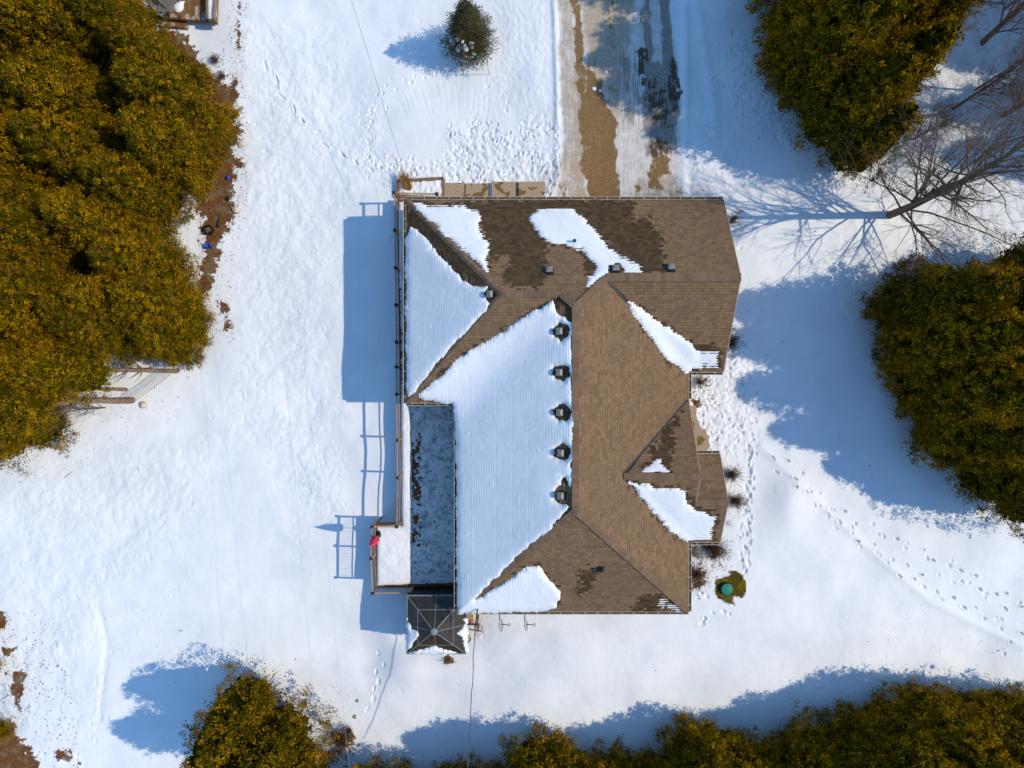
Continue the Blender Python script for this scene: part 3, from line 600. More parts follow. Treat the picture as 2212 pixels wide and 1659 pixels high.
roof_face('roof', [(8.56, -5.52), (10.08, -5.52), (10.08, -3.37), (8.56, -3.37)], pQ, 0)
# soffits and fascia
so_b = MB()
def soff(pts, z=ZE - .12): so_b.prism(pts, z - .02, z)
soff([(XWW, YN), (XG, YN), (XG, YG), (XE, YG), (XE, YS_), (XW, YS_), (XW, YWS), (XWW, YWS)]); soff([(8.56, -3.37), (10.08, -3.37), (10.08, -7.67), (8.56, -7.67)])
so_b.build('soffit', M['fascia'], house)
fa = MB()
def fascia(a, b, n): # n: outward
    a = Vector((*a, ZE - .09)); b = Vector((*b, ZE - .09)); fa.bar(a + Vector((*n, 0)) * .008, b + Vector((*n, 0)) * .008, .02, .2)
EAVES = [((XWW, YN), (XG, YN), (0, 1)), ((XWW, YWS), (XWW, YN), (-1, 0)), ((XW, YWS), (XWW, YWS), (0, -1)), ((XW, YS_), (XW, YWS), (-1, 0)), ((XE, YS_), (XW, YS_), (0, -1)),
         ((XE, -7.67), (XE, YS_), (1, 0)), ((10.08, -7.67), (XE, -7.67), (0, -1)), ((8.56, -3.37), (10.08, -3.37), (0, 1)), ((XE, -.72), (XE, YG), (1, 0)), ((XE, YG), (XG, YG), (0, -1))]
for a, b, n in EAVES: fascia(a, b, n)
def rake(x, pts):
    for (ya, za), (yb, zb) in zip(pts, pts[1:]): fa.bar((x + .01, ya, za - .09), (x + .01, yb, zb - .09), .025, .17)
rake(XG, [(YN, ZE), (4.775, 6.44), (YG, ZE)]); rake(10.08, [(-3.37, ZE), (-5.52, 5.19), (-7.67, ZE)]); rake(8.56, [(-.72, ZE), (-4.195, 5.985), (-5.52, 5.19)])
fa.build('fascia', M['fascia'], house)
# gutters with hanger straps
hang0 = None
for a, b, n in EAVES:
    A = Vector((*a, 0)); B = Vector((*b, 0)); d = (B - A).normalized(); nn = Vector((*n, 0)); m = MB(); mi = MB()
    if n == (0, 1): A = A + d * 0
    prof = [(.022, -.005), (.022, -.10), (.11, -.10), (.125, .0), (.14, .0), (.14, -.012), (.133, -.012), (.118, -.115), (.012, -.115), (.012, -.005)]
    i0 = len(m.v)
    for e in (A, B):
        for (u, z) in prof: m.v.append(tuple(e + nn * u + Vector((0, 0, ZE - .02 + z)))); m.r.append(0)
    k = len(prof)
    for i in range(k): j = (i + 1) % k; m.f.append((i, j, k + j, k + i))
    m.f.append(tuple(range(k))); m.f.append(tuple(range(2 * k - 1, k - 1, -1)))
    gt = m.build('gutter', M['gutter'], house)
    mi.bar(A + nn * .07 + Vector((0, 0, ZE - .105)), B + nn * .07 + Vector((0, 0, ZE - .105)), .09, .01); mi.build('gutter_bed', M['gutter_in'], gt)  # dark brown strip along the bottom of the trough
    L = (B - A).length; cnt = max(1, int(L / .585))
    for i in range(cnt):
        p = A + d * (L * (i + .5) / cnt) + Vector((0, 0, ZE - .012))
        if hang0 is None:
            hb = MB(); hb.box((0, 0, 0), (.12, .028, .008)); hang0 = hb.build('hanger', M['gutter'], gt); hh = hang0
        else: hh = hang0.copy(); COL.objects.link(hh); hh.parent = gt
        hh.location = p + nn * .075; hh.rotation_euler = (0, 0, math.atan2(n[1], n[0]))
# ridge and hip caps: overlapping folded shingles
def caps(a, b, fa_, fb_, name='ridge_cap', w_=.15, step=.2):
    A = Vector(a); B = Vector(b); L = (B - A).length; d = (B - A).normalized(); n = int(L / step); m = MB()
    side = Vector((-d.y, d.x, 0)).normalized()
    def off(s, t): # point on the roof face w_ to the side
        p = A + d * t + side * (s * w_); return p
    for i in range(n):
        t0 = L * i / n - .02; t1 = L * (i + 1) / n; rr = rnd.random(); b0 = len(m.v)
        for t, lift in ((t0, .026), (t1, .012)):
            for s in (-1, 0, 1):
                p = A + d * max(t, 0) + side * (s * w_)
                z = p.z if s == 0 else min((fa_ if s < 0 else fb_)(p.x, p.y), p.z)
                m.v.append((p.x, p.y, z + lift + (.006 if s == 0 else 0))); m.r.append(rr)
        # underside edge
        for t, lift in ((t0, -.004), (t0, -.004), (t0, -.004)): pass
        m.f += [(b0, b0 + 1, b0 + 4, b0 + 3), (b0 + 1, b0 + 2, b0 + 5, b0 + 4)]
        e = len(m.v)
        for s in (0, 1, 2): v = m.v[b0 + s]; m.v.append((v[0], v[1], v[2] - .03)); m.r.append(rr)
        m.f += [(b0, e, e + 1, b0 + 1), (b0 + 1, e + 1, e + 2, b0 + 2)]
    o = m.build(name, M['cap'], house); return o
fz = lambda f: (lambda x, y: float(f(x, y)))
Z3 = lambda p, f: (p[0], p[1], float(f(*p)))
caps(Z3(mR2, pE), Z3(mR1, pE), fz(pW), fz(pE))
caps((XE, YS_, ZE), Z3(mR2, pE), fz(pS), fz(pE))
caps((XW, YS_, ZE), Z3(mR2, pE), fz(pW), fz(pS))
caps(Z3(gJ, pN), Z3(mR1, pN), fz(pE), fz(pN))
caps(Z3(wR2, pN), Z3(mR1, pN), fz(pN), fz(pW))
caps(Z3(wR1, pN), Z3(wR2, pN), fz(pWS), fz(pN))
caps((XWW, YN, ZE), Z3(wR1, pN), fz(pWW), fz(pN))
caps((XWW, YWS, ZE), Z3(wR1, pN), fz(pWS), fz(pWW))
caps((XG, 4.775, 6.44), Z3(gJ, pN), fz(pG), fz(pN), w_=.19)
caps((8.56, -4.195, 5.985), Z3(aP, pPS), fz(pPS), fz(pP)); caps((10.08, -5.52, 5.19), (8.5, -5.52, 5.19), fz(pPS), fz(pQ))
def valley(a, b, f1, f2, wd=.09):
    fl = MB()
    A = Vector(a); B = Vector(b); d = (B - A).normalized(); s = Vector((-d.y, d.x, 0)).normalized()
    P4 = []
    for p in (A, B):
        P4.append([(q := p + s * wd), (p), (q2 := p - s * wd)])
    for k in (0, 1):
        a0, a1 = P4[0][k], P4[0][k + 1]; b0, b1 = P4[1][k], P4[1][k + 1]
        fl.poly([(v.x, v.y, float(roof_z(v.x, v.y)) + .012) for v in (a0, a1, b1, b0)])
    fl.build('valley_flashing', M['flash'], house)
valley((4.30, 4.62, 6.36), (5.25, 3.75, 5.8), pG, pE, .075); valley((5.12, -4.08, 5.9), (8.52, -.78, 3.93), pP, pE, .085); valley((5.15, -4.32, 5.9), (5.5, -4.65, 5.7), pPS, pE, .07)
# walls, doors, windows (under the eaves)
wl = MB(); wz0 = -.9
def wallbox(x0, x1, y0, y1, h=ZE - .145): wl.box(((x0 + x1) / 2, (y0 + y1) / 2, (wz0 + h) / 2), (x1 - x0, y1 - y0, h - wz0))
wallbox(XW + .45, XE - .45, YS_ + .45, YN - .6); wallbox(XWW + .4, XW + .448, YWS + .45, YN - .45); wallbox(XE - .448, XG - .3, YG + .45, YN - .45); wallbox(XE - .446, 9.75, -7.25, -3.8)
wl.build('wall', M['wall'], house)
gb = MB(); gb.poly([(XG - .3, YN - .3, ZE - .1), (XG - .3, 4.775, 6.2), (XG - .3, YG + .3, ZE - .1)]); gb.poly([(9.76, -7.3, ZE - .1), (9.76, -5.52, 4.95), (9.76, -3.75, ZE - .1)]); gb.poly([(8.4, -7.4, ZE - .1), (8.4, -4.195, 5.8), (8.4, -1., ZE - .1)])
gb.build('gable', M['trim'], house)
def opening(kind, c, wd, ht, nrm, mat2):
    rz = math.atan2(nrm[1], nrm[0]) + math.pi / 2; m = MB(); m.box((0, 0, 0), (wd, .06, ht)); o = m.build(kind, M['trim'], house); o.location = c; o.rotation_euler = (0, 0, rz)
    q = MB(); nn_ = 2 if kind == 'window' else 1
    for i in range(nn_): q.box(((i - (nn_ - 1) / 2) * (wd - .16) / nn_, -.04, 0), ((wd - .24) / nn_, .02, ht - .2))
    q.build('pane' if kind == 'window' else 'door_panel', mat2, o)
opening('garage_door', (6.0, YN - .47 + .12 - .12, 1.9), 4.9, 2.2, (0, 1), M['trim']); opening('window', (-.5, YN - .58, 2.6), 1.6, 1.2, (0, 1), M['glass'])
opening('window', (XWW + .38, 6.3, 2.6), 1.8, 1.3, (-1, 0), M['glass']); opening('window', (XWW + .38, 2.2, 2.6), 1.8, 1.3, (-1, 0), M['glass']); opening('door', (XW + .43, -4, 2.2), 2.4, 2.1, (-1, 0), M['glass'])
opening('window', (XW + .43, -7.5, 2.6), 1.8, 1.2, (-1, 0), M['glass']); opening('window', (2, YS_ + .43, 2.6), 1.6, 1.2, (0, -1), M['glass']); opening('window', (6, YS_ + .43, 2.6), 1.6, 1.2, (0, -1), M['glass'])
opening('window', (9.77, -5.5, 2.6), 1.8, 1.3, (1, 0), M['glass']); opening('door', (XE - .43, -2.1, 2.0), 1.1, 2.1, (1, 0), M['wood']); opening('window', (XE - .43, -9.3, 2.6), 1.8, 1.2, (1, 0), M['glass']); opening('window', (XG - .28, 5, 2.6), 1.4, 1.1, (1, 0), M['glass'])
# roof vents: square base, louvre box and low pyramid cap
def vent_parts(slopevec, loc, sz=.31):
    n = Vector(slopevec).normalized(); X = Vector((0, 1, 0)) if abs(n.x) > .3 else Vector((1, 0, 0)); Y = n.cross(X).normalized(); X = Y.cross(n)
    q = Matrix((X, Y, n)).transposed().to_quaternion()
    m = MB(); m.box((0, 0, .01), (sz * 1.35, sz * 1.35, .02)); m.box((0, 0, .09), (sz * .72, sz * .72, .17)); o = m.build('roof_vent', M['black'], house); o.location = loc; o.rotation_mode = 'QUATERNION'; o.rotation_quaternion = q
    c = MB(); s = sz / 2; t = sz * .27; c.v = [(-s, -s, .15), (s, -s, .15), (s, s, .15), (-s, s, .15), (-s, -s, .19), (s, -s, .19), (s, s, .19), (-s, s, .19), (-t, -t, .26), (t, -t, .26), (t, t, .26), (-t, t, .26)]; c.r = [.5] * 12
    c.f = [(3, 2, 1, 0), (0, 1, 5, 4), (1, 2, 6, 5), (2, 3, 7, 6), (3, 0, 4, 7), (4, 5, 9, 8), (5, 6, 10, 9), (6, 7, 11, 10), (7, 4, 8, 11), (8, 9, 10, 11)]
    c.build('vent_cap', M['vent'], o); return o
VH = []
for p in r3((1840, 262), (1840, 705), (1845, 1135), (1855, 1570)) + r6((85, 570)):
    x, y = RP(*p); x += .06; VH.append((x + .0, y, .37)); vent_parts((-.53, 0, .85), (x, y, float(pW(x, y))))
x, y = RP(*r1((1108, 1322))[0]); VH.append((x, y, .34)); vent_parts((-.54, 0, .84), (x, y, float(pWW(x, y))))
for p in r1((1728, 1075)) + r2((675, 1060), (1270, 1045)): x, y = RP(*p); VH.append((x, y, .33)); vent_parts((0, .52, .855), (x, y, float(pN(x, y))))
for p in (r2((232, 755))[0], r6((515, 1360))[0]):
    x, y = RP(*p); z = float(roof_z(x, y)); m = MB(); m.lathe((0, 0, 0), [(.15, -.03), (.14, .03), (.06, .10), (.05, .42)], 12); m.box((-.0, -.05, .02), (.3, .36, .02), rx=-.55 if y > 0 else .55)
    o = m.build('vent_pipe', M['black'], house); o.location = (x, y, z)
# snow on the roof
def snow_field(name, x0, x1, y0, y1, res, base, thick, parent, mat=None):
    xs = np.arange(x0, x1 + res, res); ys = np.arange(y0, y1 + res, res); X, Y = np.meshgrid(xs, ys); T = thick(X, Y); Zb = base(X, Y)
    id_ = np.arange(X.size).reshape(X.shape); F = np.stack([id_[:-1, :-1], id_[:-1, 1:], id_[1:, 1:], id_[1:, :-1]], -1).reshape(-1, 4)
    t = T.ravel(); keep = (t[F] > 0).any(1); F = F[keep]; used = np.unique(F); re = np.full(X.size, -1); re[used] = np.arange(len(used))
    Z = Zb + np.where(T > 0, T, -.015)
    V = np.stack([X, Y, Z], -1).reshape(-1, 3)[used]
    return np_mesh(name, V, re[F], mat or M['snow'], parent)
def roof_snow(key, tmax, stripe_ax, stripe_amp, res=.035, soft=.1, jag=.05, thin=None):
    poly = SN[key]; xs = [p[0] for p in poly]; ys = [p[1] for p in poly]
    def th(X, Y):
        c = (X if stripe_ax == 0 else Y) / .122; ph = c - np.floor(c)
        st = np.abs(ph - .5) * 2                                   # 0..1 triangle per course
        row = np.floor(c); rj = vn(row * 3.7, row * 0, 1., 61)
        d = sdf(X, Y, poly) + jag * vn(X, Y, .3, 60) + jag * .6 * vn(X, Y, .12, 62) + stripe_amp * (rj * .7 + (.5 - st) * 1.0)
        for hx, hy, hr in VH:
            a = np.arctan2(Y - hy, X - hx); d = np.minimum(d, np.hypot(X - hx, (Y - hy)) - hr * (1 + .20 * vn(a * 2.2 + hx, a * 0 + hy, 1., 64)))
        t = tmax * (1 - np.exp(-np.maximum(d, 0) / soft)) + np.where(d > 0, .012, -1)
        t = t + np.where(d > 0, (.006 + .012 * smooth(-.6, .8, vn(X, Y, 1.1, 653))) * (.5 - st) + .008 * vn(X, Y, .5, 65) + .004 * vn(X, Y, .15, 651) + .012 * smooth(.75, .95, vn(X, Y, .3, 652)), 0)
        if thin is not None:
            q = thin(X, Y); t = np.where(d > 0, t * (1 - .8 * q) - q * .012 * (st * 1.9) - q * .02 * np.maximum(0, vn(X, Y, .2, 66)), t)
        return t
    return snow_field('roof_snow', min(xs) - .15, max(xs) + .15, min(ys) - .15, max(ys) + .15, res, lambda X, Y: roof_z(X, Y, .9 if key == 'main_west' else .0001 if key != 'valley_east' and key != 'porch_south' else .5), th, house)
roof_snow('hip_north', .10, 1, .13, thin=lambda X, Y: smooth(-1.6, -.3, X) * .75)
roof_snow('hip_west', .15, 0, .015)
roof_snow('main_west', .17, 0, .015)
roof_snow('north', .09, 1, .11, thin=lambda X, Y: smooth(3.0, 5.2, X) * .7)
roof_snow('valley_east', .13, 1, .07, thin=lambda X, Y: smooth(8.5, 9.1, X) * .95)
roof_snow('porch_small', .05, 1, .05); roof_snow('porch_south', .12, 1, .08, thin=lambda X, Y: smooth(7.6, 9.6, X) * .85)
roof_snow('corner', .03, 1, .10, thin=lambda X, Y: .75 + 0 * X)

# ------------------------------------------------------------------ deck on the west side
def packed():
    m = NT('packed_snow'); sp = m.n('SeparateXYZ'); m.l(m.obj(), sp.inputs[0]); inner = m.mr(sp.outputs[0], -5.42, -5.30); north = m.mr(sp.outputs[1], -.6, -.3)
    c = m.mix(m.mr(m.noise(.5, 3), .35, .65), SNOW_A, SNOW_B); c = m.mix(m.math('MULTIPLY', inner, m.math('SUBTRACT', 1, north)), c, (.66, .655, .63)); n = m.math('ADD', m.math('MULTIPLY', m.noise(2.2, 7, .72), .6), m.math('MULTIPLY', m.noise(8, 4, .7), .4))
    f = m.math('MULTIPLY', m.mr(n, .44, .62), m.math('MULTIPLY', inner, m.math('SUBTRACT', 1, m.math('MULTIPLY', north, .5))))
    c = m.mix(f, c, (.20, .22, .22)); c = m.mix(m.math('MULTIPLY', inner, m.mr(m.noise(3.5, 6, .75), .64, .74)), c, (.13, .075, .045)); m.col(c)
    m.bump(m.noise(12, 4, .6), .4, .02); return m.m
M['packed'] = packed()
DZF = 1.02
deck = empty('wooden_deck', (0, 0, 0), label='raised brown wooden deck wrapping the west side of the bungalow, snow along its railing', cat='deck')
dp = [(-6.02, 9.72), (-3.75, 9.72), (-3.75, 8.52), (-4.72, 8.5), (-4.72, -.45), (-2.24, -.47), (-2.24, -10.6), (-5.45, -10.72), (-7.22, -10.72), (-7.22, -7.35), (-5.86, -7.35), (-5.88, 0)]
MB().prism(dp, DZF - .04, DZF).build('deck_floor', M['boards'], deck)
rim = MB()
for a, b in zip(dp, dp[1:] + dp[:1]): rim.bar((a[0], a[1], DZF - .15), (b[0], b[1], DZF - .15), .04, .2)
rim.build('rim_joist', M['wood'], deck)
PT = 2.1
posts = [(961.6, 469, 1), (963, 561, 1), (965, 653, 1), (966, 744, 1), (967, 835, 1), (967, 896, 1), (967.6, 962.5, 1), (969, 1075.5, 1), (970, 1167, 1), (968, 1287, 1), (907.6, 1287, 1), (905, 1365, 1), (909, 1449.5, 1), (999, 1449.5, 1), (1066, 472, 1)]
pw = []
for k, (a, b, _) in enumerate(posts):
    x, y = P(a / 1.1302, b / 1.1302, PT + .08); z0 = gz(x, y); pw.append((x, y))
    m = MB(); m.box((0, 0, (PT - z0) / 2 + z0), (.105, .105, PT - z0)); o = m.build('post', M['wood_light'], deck); o.location = (x, y, 0)
    c = MB(); c.box((0, 0, PT + .02), (.155, .155, .04)); c.box((0, 0, PT + .07), (.12, .12, .06)); s = .06; b0 = len(c.v)
    c.v += [(-s, -s, PT + .1), (s, -s, PT + .1), (s, s, PT + .1), (-s, s, PT + .1), (0, 0, PT + .14)]; c.r += [0] * 5; c.f += [(b0, b0 + 1, b0 + 4), (b0 + 1, b0 + 2, b0 + 4), (b0 + 2, b0 + 3, b0 + 4), (b0 + 3, b0, b0 + 4)]
    c.build('post_cap', M['black'], o)
def railing(i, j, bal=True, mat='wood_light'):
    A = Vector((*pw[i], 0)); B = Vector((*pw[j], 0)); d = (B - A).normalized(); L = (B - A).length; A2 = A + d * .055; B2 = B - d * .055; m = MB()
    up = lambda p, z: (p.x, p.y, z)
    m.bar(up(A2, PT - .04), up(B2, PT - .04), .06, .035); m.bar(up(A2, PT - .1), up(B2, PT - .1), .03, .07); m.bar(up(A2, DZF + .2), up(B2, DZF + .2), .035, .05)
    rl = m.build('railing', M[mat], deck)
    if bal:
        q = MB(); n = int(L / .125)
        for k in range(1, n): p = A + d * (L * k / n); q.bar(up(p, DZF + .15), up(p, PT - .08), .02, .02)
        q.build('balusters', M['metal_dark'], rl)
for i, j in ((0, 1), (1, 2), (2, 3), (3, 4), (4, 5), (5, 6), (10, 11), (11, 12), (12, 13), (9, 10), (0, 14)): railing(i, j)
for i, j in ((6, 7), (7, 8), (8, 9)): railing(i, j, False)
# stairs by the planter
sk = MB()
for k in range(3): sk.box((-3.5 + .0 * k, 9.3, DZF - .16 - k * .2), (.42, .9, .04)) if k == 0 else sk.box((-3.2 + .28 * (k - 1), 9.3, DZF - .16 - k * .2), (.3, .9, .04))
sk.bar((-3.7, 9.72, .95), (-2.6, 9.72, .4), .04, .2); sk.build('steps', M['wood_grey'], deck)
tr = MB(); tr.bar((-5.9, 9.86, .86), (-3.6, 9.86, .86), .16, .04); tr.build('ledge_board', M['wood_light'], deck)
def deck_thick(X, Y):
    d = sdf(X, Y, [(-5.98, 9.6), (-3.8, 9.55), (-3.8, 8.9), (-4.95, 8.9), (-4.95, -.3), (-2.3, -.45), (-2.3, -10.45), (-5.5, -10.55), (-7.12, -10.62), (-7.12, -7.47), (-5.8, -7.45), (-5.82, 0)])
    deep = np.maximum(smooth(-5.28, -5.38, X + .06 * vn(X * 0, Y, .5, 70)), smooth(8.0, 8.1, Y) * smooth(-4.9, -4.8, X))
    deep = np.where(Y > -.6, np.where(X < -4.9, 1. - .85 * smooth(5.5, 5., Y) * smooth(-.5, 0, Y), deep), deep)
    n = .5 * vn(X, Y, .9, 71) + .5 * vn(X, Y, .3, 72) + .35 * vn(X, Y, .12, 73)
    thin = .045 + .016 * n + .012 * vn(X, Y, .08, 74)
    track = smooth(-5.35, -5.2, X) * smooth(-4.72, -4.85, X) * smooth(-8.7, -8.4, Y) * smooth(-2.2, -3.2, Y)
    thin = thin - track * (.035 + .06 * vn(X * 1.6, Y * 1.2, .3, 75) + .06 * vn(X, Y, .11, 79) + .03 * smooth(-5.0, -5.3, X))
    thin = thin - .06 * smooth(.86, .95, vn(X, Y, .25, 76)); thin = np.where((Y > 0) & (X > -5.9) & (X < -4.7) & (Y < 5.3), thin - .05, thin)
    t = thin * (1 - deep) + deep * (.17 * (1 - np.exp(-np.maximum(d, 0) / .07)) + .025 * vn(X, Y, .45, 77) + .01 * vn(X, Y, .15, 78))
    return np.where(d > .0, t, -1)
snow_field('deck_snow', -7.2, -2.2, -10.7, 9.7, .036, lambda X, Y: DZF + .003 + 0 * X, deck_thick, deck, M['packed'])
# closed red parasol standing by the rail
x, y = P(927 / 1.1302, 1306 / 1.1302, 1.15)
um = empty('parasol', (x, y, DZF + .1), label='closed red and pink parasol standing at the deck corner railing', cat='parasol')
m = MB(); m.lathe((0, 0, 0), [(.24, 0), (.24, .05), (.05, .09), (.03, .2)], 16); m.build('base', M['black'], um, True)
m = MB(); m.tube([(0, 0, 0), (0, 0, 2.5)], .02, 8); m.build('pole', M['wood_light'], um)
v = []; f = []; n = 32; prof = [(.03, 2.4), (.07, 2.2), (.12, 1.9), (.15, 1.5), (.18, 1.2), (.14, 1.0)]
for i, (rr, z) in enumerate(prof):
    for k in range(n): a = 2 * math.pi * k / n; q = rr * (1 + .42 * math.sin(6 * a + i * .35) + .12 * math.sin(11 * a + i)) ; v.append((q * math.cos(a), q * math.sin(a), z))
for i in range(len(prof) - 1):
    for k in range(n): a = i * n + k; b = i * n + (k + 1) % n; f.append((a, b, b + n, a + n))
np_mesh('canopy', v, f, M['red'], um)
m = MB(); m.tube([(.02, .02, 2.3), (.1, .18, 2.0), (.12, .3, 1.6)], .012, 5); m.build('crank', M['black'], um)
# hot tub
tub = empty('hot_tub', (-3.72, -11.85, gz(-3.72, -11.85)), label='hot tub with dark brown cover, half hidden under the gazebo roof', cat='hot tub'); z1 = .95 - tub.location.z
def rrect(a, b, r_, n=6):
    o = []
    for cx, cy, s in ((a - r_, b - r_, 0), (-a + r_, b - r_, 1), (-a + r_, -b + r_, 2), (a - r_, -b + r_, 3)):
        for k in range(n + 1): t = (s + k / n) * math.pi / 2; o.append((cx + r_ * math.cos(t), cy + r_ * math.sin(t)))
    return o
MB().prism(rrect(1.08, 1.0, .28), 0, z1 - .12).build('shell', M['wood'], tub)
m = MB(); m.prism([(p[0] * 1.03, p[1] * 1.03) for p in rrect(1.08, 1.0, .28) if p[0] <= .02] + [], z1 - .12, z1); m.prism([(p[0] * 1.03, p[1] * 1.03) for p in rrect(1.08, 1.0, .28) if p[0] >= .02], z1 - .12, z1 + .002); m.build('cover', M['cover'], tub)
m = MB(); m.bar((-.12, .98, z1 + .01), (-.12, -.98, z1 + .01), .06, .02); m.build('hinge_strap', M['metal_grey'], tub)

# ------------------------------------------------------------------ gazebo
def gaz_mat():
    m = NT('smoked_panel'); c = m.mix(m.mr(m.noise(1.6, 3), .35, .65), (.085, .065, .045), (.050, .044, .040)); m.col(c)
    m.b.inputs['Roughness'].default_value = .28; m.b.inputs['Specular IOR Level'].default_value = .6
    t = m.n('BsdfTransparent'); t.inputs[0].default_value = (.30, .22, .14, 1); ms = m.n('MixShader'); ms.inputs[0].default_value = .45
    m.l(m.b.outputs[0], ms.inputs[1]); m.l(t.outputs[0], ms.inputs[2]); m.l(ms.outputs[0], m.out.inputs[0]); return m.m
M['panel'] = gaz_mat()
gx0, gx1, gy0, gy1, gzE, gzA = -5.30, -2.33, -13.62, -10.68, 2.5, 3.5
cx, cy = (gx0 + gx1) / 2, (gy0 + gy1) / 2; ggz = gz(cx, cy)
gaz = empty('gazebo', (cx, cy, ggz), label='square gazebo with dark smoked roof panels and snow on its lower edges', cat='gazebo'); O = Vector((cx, cy, ggz))
c4 = [Vector((gx0, gy1, gzE)), Vector((gx1, gy1, gzE)), Vector((gx1, gy0, gzE)), Vector((gx0, gy0, gzE))]; ap = Vector((cx, cy, gzA))
for i in range(4):
    a, b = c4[i], c4[(i + 1) % 4]; m = MB(); v = [a, b, ap]; n = (b - a).cross(ap - a).normalized() * (-.012)
    m.v = [tuple(p) for p in v] + [tuple(p + n) for p in v]; m.r = [0] * 6; m.f = [(0, 1, 2), (5, 4, 3), (0, 3, 4, 1), (1, 4, 5, 2), (2, 5, 3, 0)]; m.build('roof_panel', M['panel'], gaz, off=O)
fr = MB(); U = Vector((0, 0, .018))
for i in range(4):
    a, b = c4[i], c4[(i + 1) % 4]; fr.bar(a + U, ap + U, .032, .03); fr.bar(a, b, .045, .07); fr.bar((a + b) / 2 + U, ap + U, .024, .03)
    fr.bar(a.lerp(ap, .40) + U, b.lerp(ap, .40) + U, .024, .03)
fr.lathe((cx, cy, gzA - .0), [(.17, 0), (.17, .05), (.05, .08)], 12); fr.build('frame', M['metal_grey'], gaz, off=O)
for p in c4:
    q = p.lerp(Vector((cx, cy, gzE)), .07); z0 = gz(q.x, q.y); m = MB(); m.box((q.x, q.y, (z0 + gzE) / 2), (.09, .09, gzE - z0)); m.build('post', M['metal_grey'], gaz, off=O)
nb = MB()                                                   # netting gathered along the sides
for i in (0, 3):
    a, b = c4[i].lerp(Vector((cx, cy, gzE)), .06), c4[(i + 1) % 4].lerp(Vector((cx, cy, gzE)), .06); nb.poly([a - Vector((0, 0, .05)), b - Vector((0, 0, .05)), Vector((b.x, b.y, gz(b.x, b.y) - .05)), Vector((a.x, a.y, gz(a.x, a.y) - .05))])
nb.build('side_screen', M['black'], gaz, off=O)
def gb_z(X, Y):
    return gzE + (gzA - gzE) * (1 - np.maximum(np.abs(X - cx) / (gx1 - cx), np.abs(Y - cy) / (gy1 - cy)))
gs = [r7((530, 1195), (640, 1150), (750, 1120), (850, 1080), (895, 1070), (950, 1090), (1020, 1120), (1100, 1140), (1240, 1195), (1100, 1215), (700, 1215)),
      r7((500, 1190), (500, 970), (515, 730), (555, 790), (580, 850), (680, 850), (690, 920), (640, 980), (600, 1050), (560, 1130)),
      r7((1330, 1190), (1330, 720), (1270, 720), (1300, 790), (1260, 860), (1200, 900), (1250, 970), (1280, 1050), (1300, 1170))]
for q in gs:
    pp = [P(a, b, 2.62) for a, b in q]; xs = [p[0] for p in pp]; ys = [p[1] for p in pp]
    def th(X, Y, pp=pp): d = sdf(X, Y, pp) + .04 * vn(X, Y, .2, 90) + .03 * vn(X, Y, .09, 91); return np.where(d > 0, .14 * (1 - np.exp(-d / .08)) + .02 + .02 * vn(X, Y, .2, 92), -1)
    o = snow_field('roof_snow', min(xs) - .1, max(xs) + .1, min(ys) - .1, max(ys) + .1, .035, gb_z, th, gaz); o.data.transform(Matrix.Translation(-O))

# ------------------------------------------------------------------ things on the south eave: dishes, mast; little frame and basket below
def dish(p, label, big=1.):
    x, y = P(*p[0], ZE - .2); o = empty('satellite_dish', (x, YS_ - .14, ZE + .0), label=label, cat='satellite dish', group='satellite dishes on the south eave')
    m = MB(); m.tube([(0, .26, -.05), (0, .1, .12), (0, -.02, .22), (0, -.22, .3)], .022, 8); m.box((0, .3, -.06), (.2, .12, .03)); m.build('mount', M['metal_dark'], o)
    t = Matrix.Rotation(R(9), 4, 'Z') @ Matrix.Rotation(R(72), 4, 'Y'); m = MB(); pr = [(.005, 0), (.12 * big, .012), (.24 * big, .05), (.3 * big, .085), (.305 * big, .09), (.24 * big, .062), (.12 * big, .022), (.005, .012)]
    m.lathe((-.02, -.42, .3), pr, 24, t.to_3x3()); m.build('reflector', M['dish'], o, True)
    m = MB(); m.bar((.02, -.42, .12), (.42, -.40, .28), .03); m.build('feed_arm', M['metal_dark'], o); m = MB(); m.box((.47, -.40, .3), (.1, .13, .1)); m.build('receiver', M['dish'], o)
dish(r7((1770, 700)), 'larger grey satellite dish on the south eave, nearest the gazebo'); dish(r7((2105, 740)), 'smaller grey satellite dish further along the south eave', .85)
x, y = P(*r7((1470, 600))[0], 4.1); o = empty('antenna_mast', (x, YS_ - .02, ZE + .05), label='bent service mast with tangled wires at the southwest roof corner', cat='mast')
m = MB(); m.tube([(0, .3, -.1), (0, .25, .3), (-.02, .0, .55), (-.05, -.3, .6), (-.1, -.45, .5)], .035, 8); m.build('pole', M['metal_dark'], o)
m = MB()
for k in range(9): a = rnd.uniform(0, 6.28); m.tube([(-.08, -.4, .5), (-.08 + .15 * math.cos(a), -.4 + .15 * math.sin(a), .45 + rnd.uniform(-.1, .1)), (-.12 + .3 * math.cos(a + .7), -.45 + .2 * math.sin(a + .6), .35 + rnd.uniform(-.2, .2))], .008, 4)
m.build('wires', M['black'], o)
mast = Vector((x - .1, YS_ - .5, ZE + .5))
pf = GP(1024, 1337); o = empty('wooden_gate', pf, label='small brown timber gate frame between the gazebo and the house wall', cat='gate')
m = MB(); m.bar((.26, .35, 0), (.26, .35, 1.1), .07); m.bar((.26, -.25, 0), (.26, -.25, 1.1), .07); m.bar((.26, .35, 1.1), (.26, -.25, 1.1), .07, .04); m.bar((-.4, -.18, .9), (.45, -.33, .9), .05); m.bar((.45, -.33, .9), (.5, 0, .9), .04); m.bar((-.35, .05, .5), (.26, -.2, .5), .04); m.build('frame', M['wood'], o)
m = MB(); m.box((-.22, .2, .12), (.38, .95, .05)); m.box((-.22, .2, .04), (.34, .9, .1)); m.build('landing', M['wood_light'], o)
